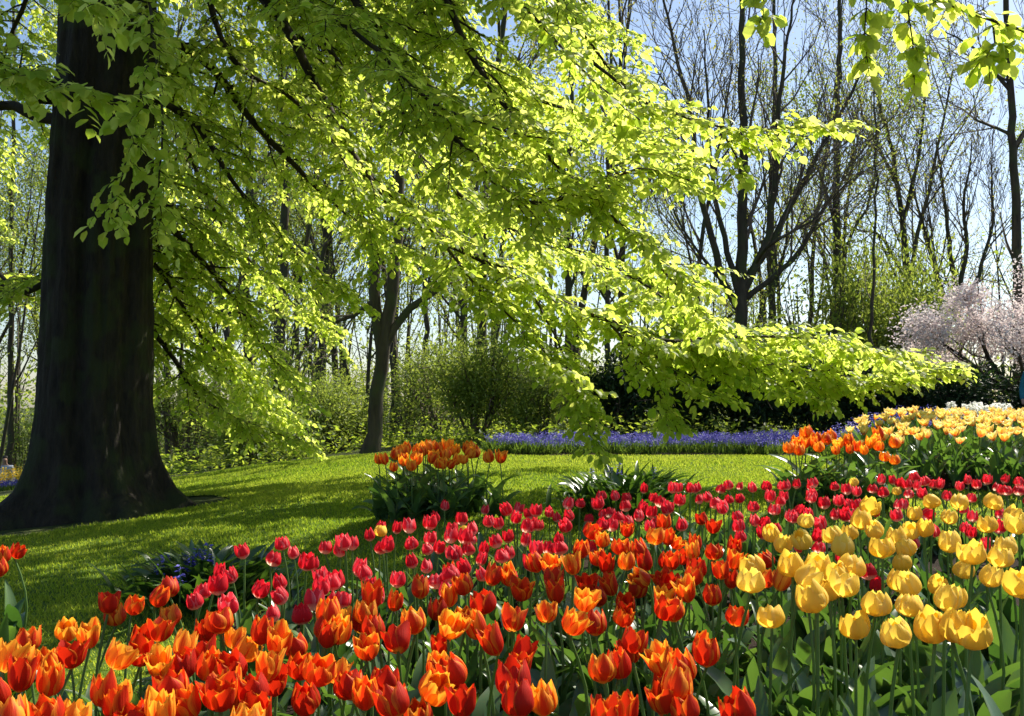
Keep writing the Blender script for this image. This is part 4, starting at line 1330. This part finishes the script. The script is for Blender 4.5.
# white hyacinths at the back of the raised bed
def spike(A, h0, h1, rad, n, size, r, mat=0, taper=.5):
    t = r.uniform(0, 1, n)
    a = r.uniform(0, 6.28, n)
    rr = rad * (1 - taper * t)
    pos = np.stack([rr * .5 * np.cos(a), rr * .5 * np.sin(a), h0 + (h1 - h0) * t], -1)
    d = np.stack([np.cos(a), np.sin(a), r.normal(-.1, .3, n)], -1)
    nr = np.stack([-.3 * np.cos(a), -.3 * np.sin(a), np.ones(n)], -1) + r.normal(0, .4, (n, 3))
    add_leaves(A, pos, d, nr, size * r.uniform(.7, 1.2, n), size * r.uniform(.6, 1., n), r.uniform(0, 1, n), 4, mat)


def hyacinth(name, seed, mat, h=.43, rad=.06):
    r = RS(seed)
    A, B, C = Acc(), Acc(), Acc()
    spike(A, h * .66, h, rad, 130, .045, r)
    for k in range(6):
        blade(B, (0, 0, 0), k * 1.05, .34, .014, 1.35, .7, r.uniform(0, 1), 7)
    C.tube([(0, 0, 0), (0, .005, h * .5), (0, 0, h)], .005, 5)
    return A.mesh(name, mat), B.mesh(name + '_foliage', M['tulipleaf'], True), C.mesh(name + '_stem', M['stem'], True)


wm = [hyacinth('white_spike', 600 + k, M['white']) for k in range(3)]
wpts = []
while len(wpts) < 26:
    px, y = rng.uniform(940, 1008), rng.uniform(11.9, 12.7)
    x = (px - 512) / 1000 * y
    if all((x - a) ** 2 + (y - b) ** 2 > .008 for a, b in wpts):
        wpts.append((x, y))
for k, (x, y) in enumerate(wpts):
    o = empty('white_hyacinth', (x, y, float(gz(x, y))), 'white flower spike in the white patch behind the star tulips', 'flower', 'white flowers behind the star tulips', rng.uniform(0, 6))
    s = rng.uniform(.9, 1.15)
    o.scale = (s, s, s)
    for nm, me in zip(('bloom', 'foliage', 'stem'), wm[k % 3]):
        obj(nm, me, o)


def mass_flowers(name, label, cat, poly, dens, hh, rad, mat, seed, nfl, fsize, leafdens=1.0, leaf_l=.22):
    """Flowers too many to count: spikes with florets and grassy leaves, one object."""
    r = RS(seed)
    a = np.array(poly)
    x0, x1, y0, y1 = a[:, 0].min(), a[:, 0].max(), a[:, 1].min(), a[:, 1].max()
    n = int((x1 - x0) * (y1 - y0) * dens)
    x, y = r.uniform(x0, x1, n), r.uniform(y0, y1, n)
    k = inpoly(x, y, poly)
    x, y = x[k], y[k]; n = len(x)
    drift = np.sin(x * 3.1 + 2 * np.sin(y * 2.3)) * np.sin(y * 4.1 + x)
    keep = r.uniform(0, 1, n) < .78 + .4 * drift
    x, y, drift = x[keep], y[keep], drift[keep]; n = len(x)
    h = hh * r.uniform(.72, 1.2, n) * (1 + .14 * drift)
    z = gz(x, y)
    A = Acc()
    # florets: nfl per spike
    t = r.uniform(0, 1, (n, nfl)); an = r.uniform(0, 6.28, (n, nfl))
    rr = rad * (1 - .65 * t) * .6
    lx, ly = r.normal(0, .025, n), r.normal(0, .025, n)
    pos = np.stack([x[:, None] + lx[:, None] * t + rr * np.cos(an), y[:, None] + ly[:, None] * t + rr * np.sin(an), z[:, None] + h[:, None] * (.62 + .38 * t)], -1).reshape(-1, 3)
    d = np.stack([np.cos(an), np.sin(an), 0 * an - .2], -1).reshape(-1, 3)
    nr = r.normal(0, .5, (n * nfl, 3)); nr[:, 2] += .8
    add_leaves(A, pos, d, nr, fsize * r.uniform(.7, 1.2, n * nfl), fsize * r.uniform(.6, 1, n * nfl), np.clip(np.repeat(r.uniform(.1, .9, n), nfl) + r.normal(0, .15, n * nfl), 0, 1), 4, 0)
    # leaves
    m = int(n * leafdens)
    i = r.randint(0, n, m)
    b = np.stack([x[i] + r.normal(0, .04, m), y[i] + r.normal(0, .04, m)], -1)
    pos = np.stack([b[:, 0], b[:, 1], gz(b[:, 0], b[:, 1])], -1)
    d = np.stack([r.normal(0, .45, m), r.normal(0, .45, m), np.ones(m)], -1)
    nr = np.stack([r.normal(0, 1, m), r.normal(0, 1, m), .2 * np.ones(m)], -1)
    add_leaves(A, pos, d, nr, leaf_l * r.uniform(.6, 1.15, m), .022 * r.uniform(.7, 1.3, m), r.uniform(0, 1, m), 4, 1)
    return tag(obj(name, A.mesh(name, [mat, M['grassy']])), label, cat, None, 'stuff')


c = np.array(BLUEBED).mean(0)
inner = [tuple(c + (np.array(p) - c) * np.array((.985, .86)) + np.array((.0, .06))) for p in BLUEBED]
mass_flowers('blue_flowers', 'dense blue-violet band of small spiked flowers at the back of the lawn', 'flowers', inner, 330, .24, .026, M['blue'], 31, 14, .026, 6.0, .21)
mass_flowers('blue_flowers', 'blue spiked flowers showing between the star tulips', 'flowers', [(3.9, 11.4), (5.6, 12.4), (5.4, 13.2), (3.9, 12.9)], 160, .34, .03, M['blue'], 32, 14, .028, 3.0, .2)
mass_flowers('maroon_flowers', 'small dark red flowers behind the white ones', 'flowers', [(5.4, 13.1), (6.8, 13.1), (6.9, 13.9), (5.6, 13.8)], 90, .40, .03, M['maroon'], 33, 12, .03, 3.0, .2)
# distant bed left of the great trunk
mass_flowers('yellow_flowers', 'band of yellow flowers in the distant bed left of the beech', 'flowers', [(-15.5, 24.3), (-10.4, 24.3), (-10.6, 26), (-15.5, 26)], 70, .55, .06, M['p_yellow'], 34, 10, .06, 4.0, .35)
mass_flowers('blue_flowers', 'blue flowers along the front of the distant bed left of the beech', 'flowers', [(-14.8, 23.2), (-10.0, 23.2), (-10.2, 24.1), (-14.8, 24.1)], 220, .25, .03, M['blue'], 35, 10, .035, 3.0, .2)


# ---- leafy clumps without tulips
def leaf_clump(name, label, x, y, seed, n, spread, L, flower=None):
    r = RS(seed)
    B, A, C = Acc(), Acc(), Acc()
    for k in range(n):
        q = r.normal(0, spread, 2)
        blade(B, (q[0], q[1], float(gz(x + q[0], y + q[1]) - gz(x, y))), math.atan2(q[1], q[0]) + r.normal(0, .9), L * r.uniform(.5, 1.15), .021 * r.uniform(.7, 1.4), r.uniform(1.0, 1.5), r.uniform(.8, 2.1), r.uniform(0, 1), 8,
              r.normal(0, .4), .3)
    o = empty(name, (x, y, float(gz(x, y))), label, 'plant')
    obj('foliage', B.mesh(name + '_foliage', M['strap'], True), o)
    if flower:
        for k in range(flower):
            q = r.normal(0, spread * .75, 2)
            h = L * r.uniform(.65, .95)
            F_ = Acc(); spike(F_, h * .6, h, .02, 30, .022, r)
            F_.tube([(0, 0, 0), (0, 0, h)], .004, 4, 1)
            obj('flower', F_.mesh(name + '_flower', [M['blue'], M['stem']]), o, (q[0], q[1], 0))
    return o


p = P(192, 575, 4.55)
leaf_clump('bluebell_clump', 'dark clump of strap leaves with a few blue flowers on the shaded lawn', float(p[0]), 4.75, 51, 360, .14, .28, 12)
leaf_clump('leafy_clump', 'dark clump of pointed strap leaves on the sunlit lawn behind the red tulips', .82, 7.3, 52, 380, .18, .35, 4)
leaf_clump('leafy_clump', 'small dark leafy clump cut by the left edge before the shaded lawn', -1.72, 3.25, 53, 50, .10, .28)


# ================================================================== VISITORS
def skin_mesh(name, pts, edges, rads, mat, sub=2):
    me = bpy.data.meshes.new(name)
    me.from_pydata(pts, edges, [])
    o = bpy.data.objects.new(name + '_tmp', me)
    COL.objects.link(o)
    mod = o.modifiers.new('skin', 'SKIN')
    sv = me.skin_vertices[0].data
    for i, q in enumerate(rads):
        sv[i].radius = (q, q) if not isinstance(q, tuple) else q
    sv[0].use_root = True
    mod.use_smooth_shade = True
    s = o.modifiers.new('sub', 'SUBSURF'); s.levels = sub; s.render_levels = sub
    dg = bpy.context.evaluated_depsgraph_get()
    res = bpy.data.meshes.new_from_object(o.evaluated_get(dg))
    res.materials.clear(); res.materials.append(mat)
    bpy.data.objects.remove(o)
    for pl in res.polygons: pl.use_smooth = True
    return res


def person(label, x, y, rz, top, zoff=0.0):
    o = empty('person', (x, y, float(gz(x, y)) + zoff), label, 'person', None, rz)
    body_p = [(0, 0, .98), (0, 0, 1.20), (0, .01, 1.40), (0, .01, 1.50), (0, -.01, 1.60), (0, -.02, 1.70),
              (-.18, 0, 1.42), (-.25, .0, 1.14), (-.24, -.12, .92), (-.23, -.17, .84),
              (.18, 0, 1.42), (.25, .0, 1.14), (.24, -.12, .92), (.23, -.17, .84),
              (-.10, 0, .90), (-.11, -.02, .50), (-.11, .02, .09), (-.12, -.12, .04),
              (.10, 0, .90), (.11, -.02, .50), (.11, .02, .09), (.12, -.12, .04)]
    be = [(0, 1), (1, 2), (2, 3), (3, 4), (4, 5), (2, 6), (6, 7), (7, 8), (8, 9), (2, 10), (10, 11), (11, 12), (12, 13), (0, 14), (14, 15), (15, 16), (16, 17), (0, 18), (18, 19), (19, 20), (20, 21)]
    br = [(.15, .11), (.14, .10), (.16, .10), .055, (.075, .09), (.07, .085), .06, .045, .035, .03, .06, .045, .035, .03, .085, .06, .04, .035, .085, .06, .04, .035]
    obj('body', skin_mesh('person_body', body_p, be, br, M['skin']), o)
    jp = body_p[:3] + [(0, .01, 1.46)] + body_p[6:9] + body_p[10:13]
    je = [(0, 1), (1, 2), (2, 3), (2, 4), (4, 5), (5, 6), (2, 7), (7, 8), (8, 9)]
    obj('jacket', skin_mesh('person_jacket', jp, je, [(.175, .13), (.165, .12), (.185, .12), .075, .08, .062, .05, .08, .062, .05], top), o)
    tp = [body_p[0]] + body_p[14:17] + body_p[18:21]
    obj('trousers', skin_mesh('person_trousers', tp, [(0, 1), (1, 2), (2, 3), (0, 4), (4, 5), (5, 6)], [(.165, .12), .10, .075, .06, .10, .075, .06], M['darkcloth']), o)
    obj('hair', skin_mesh('person_hair', [(0, .03, 1.63), (0, .02, 1.71), (0, -.02, 1.75)], [(0, 1), (1, 2)], [(.075, .07), (.085, .085), (.07, .07)], M['hair']), o)
    return o


pp = P(5, 459, 30)
person('person with dark hair in a pale blue top beyond the distant flower bed', float(pp[0]), 30.0, .3, M['palecloth'], float(pp[2]) - 1.66 - float(gz(pp[0], 30)))
person('person in a teal jacket half cut by the right edge beside the evergreens', float(P(1037, 390, 15.2)[0]), 15.2, -.5, M['tealcloth'], 0).scale = (.8, .8, .8)
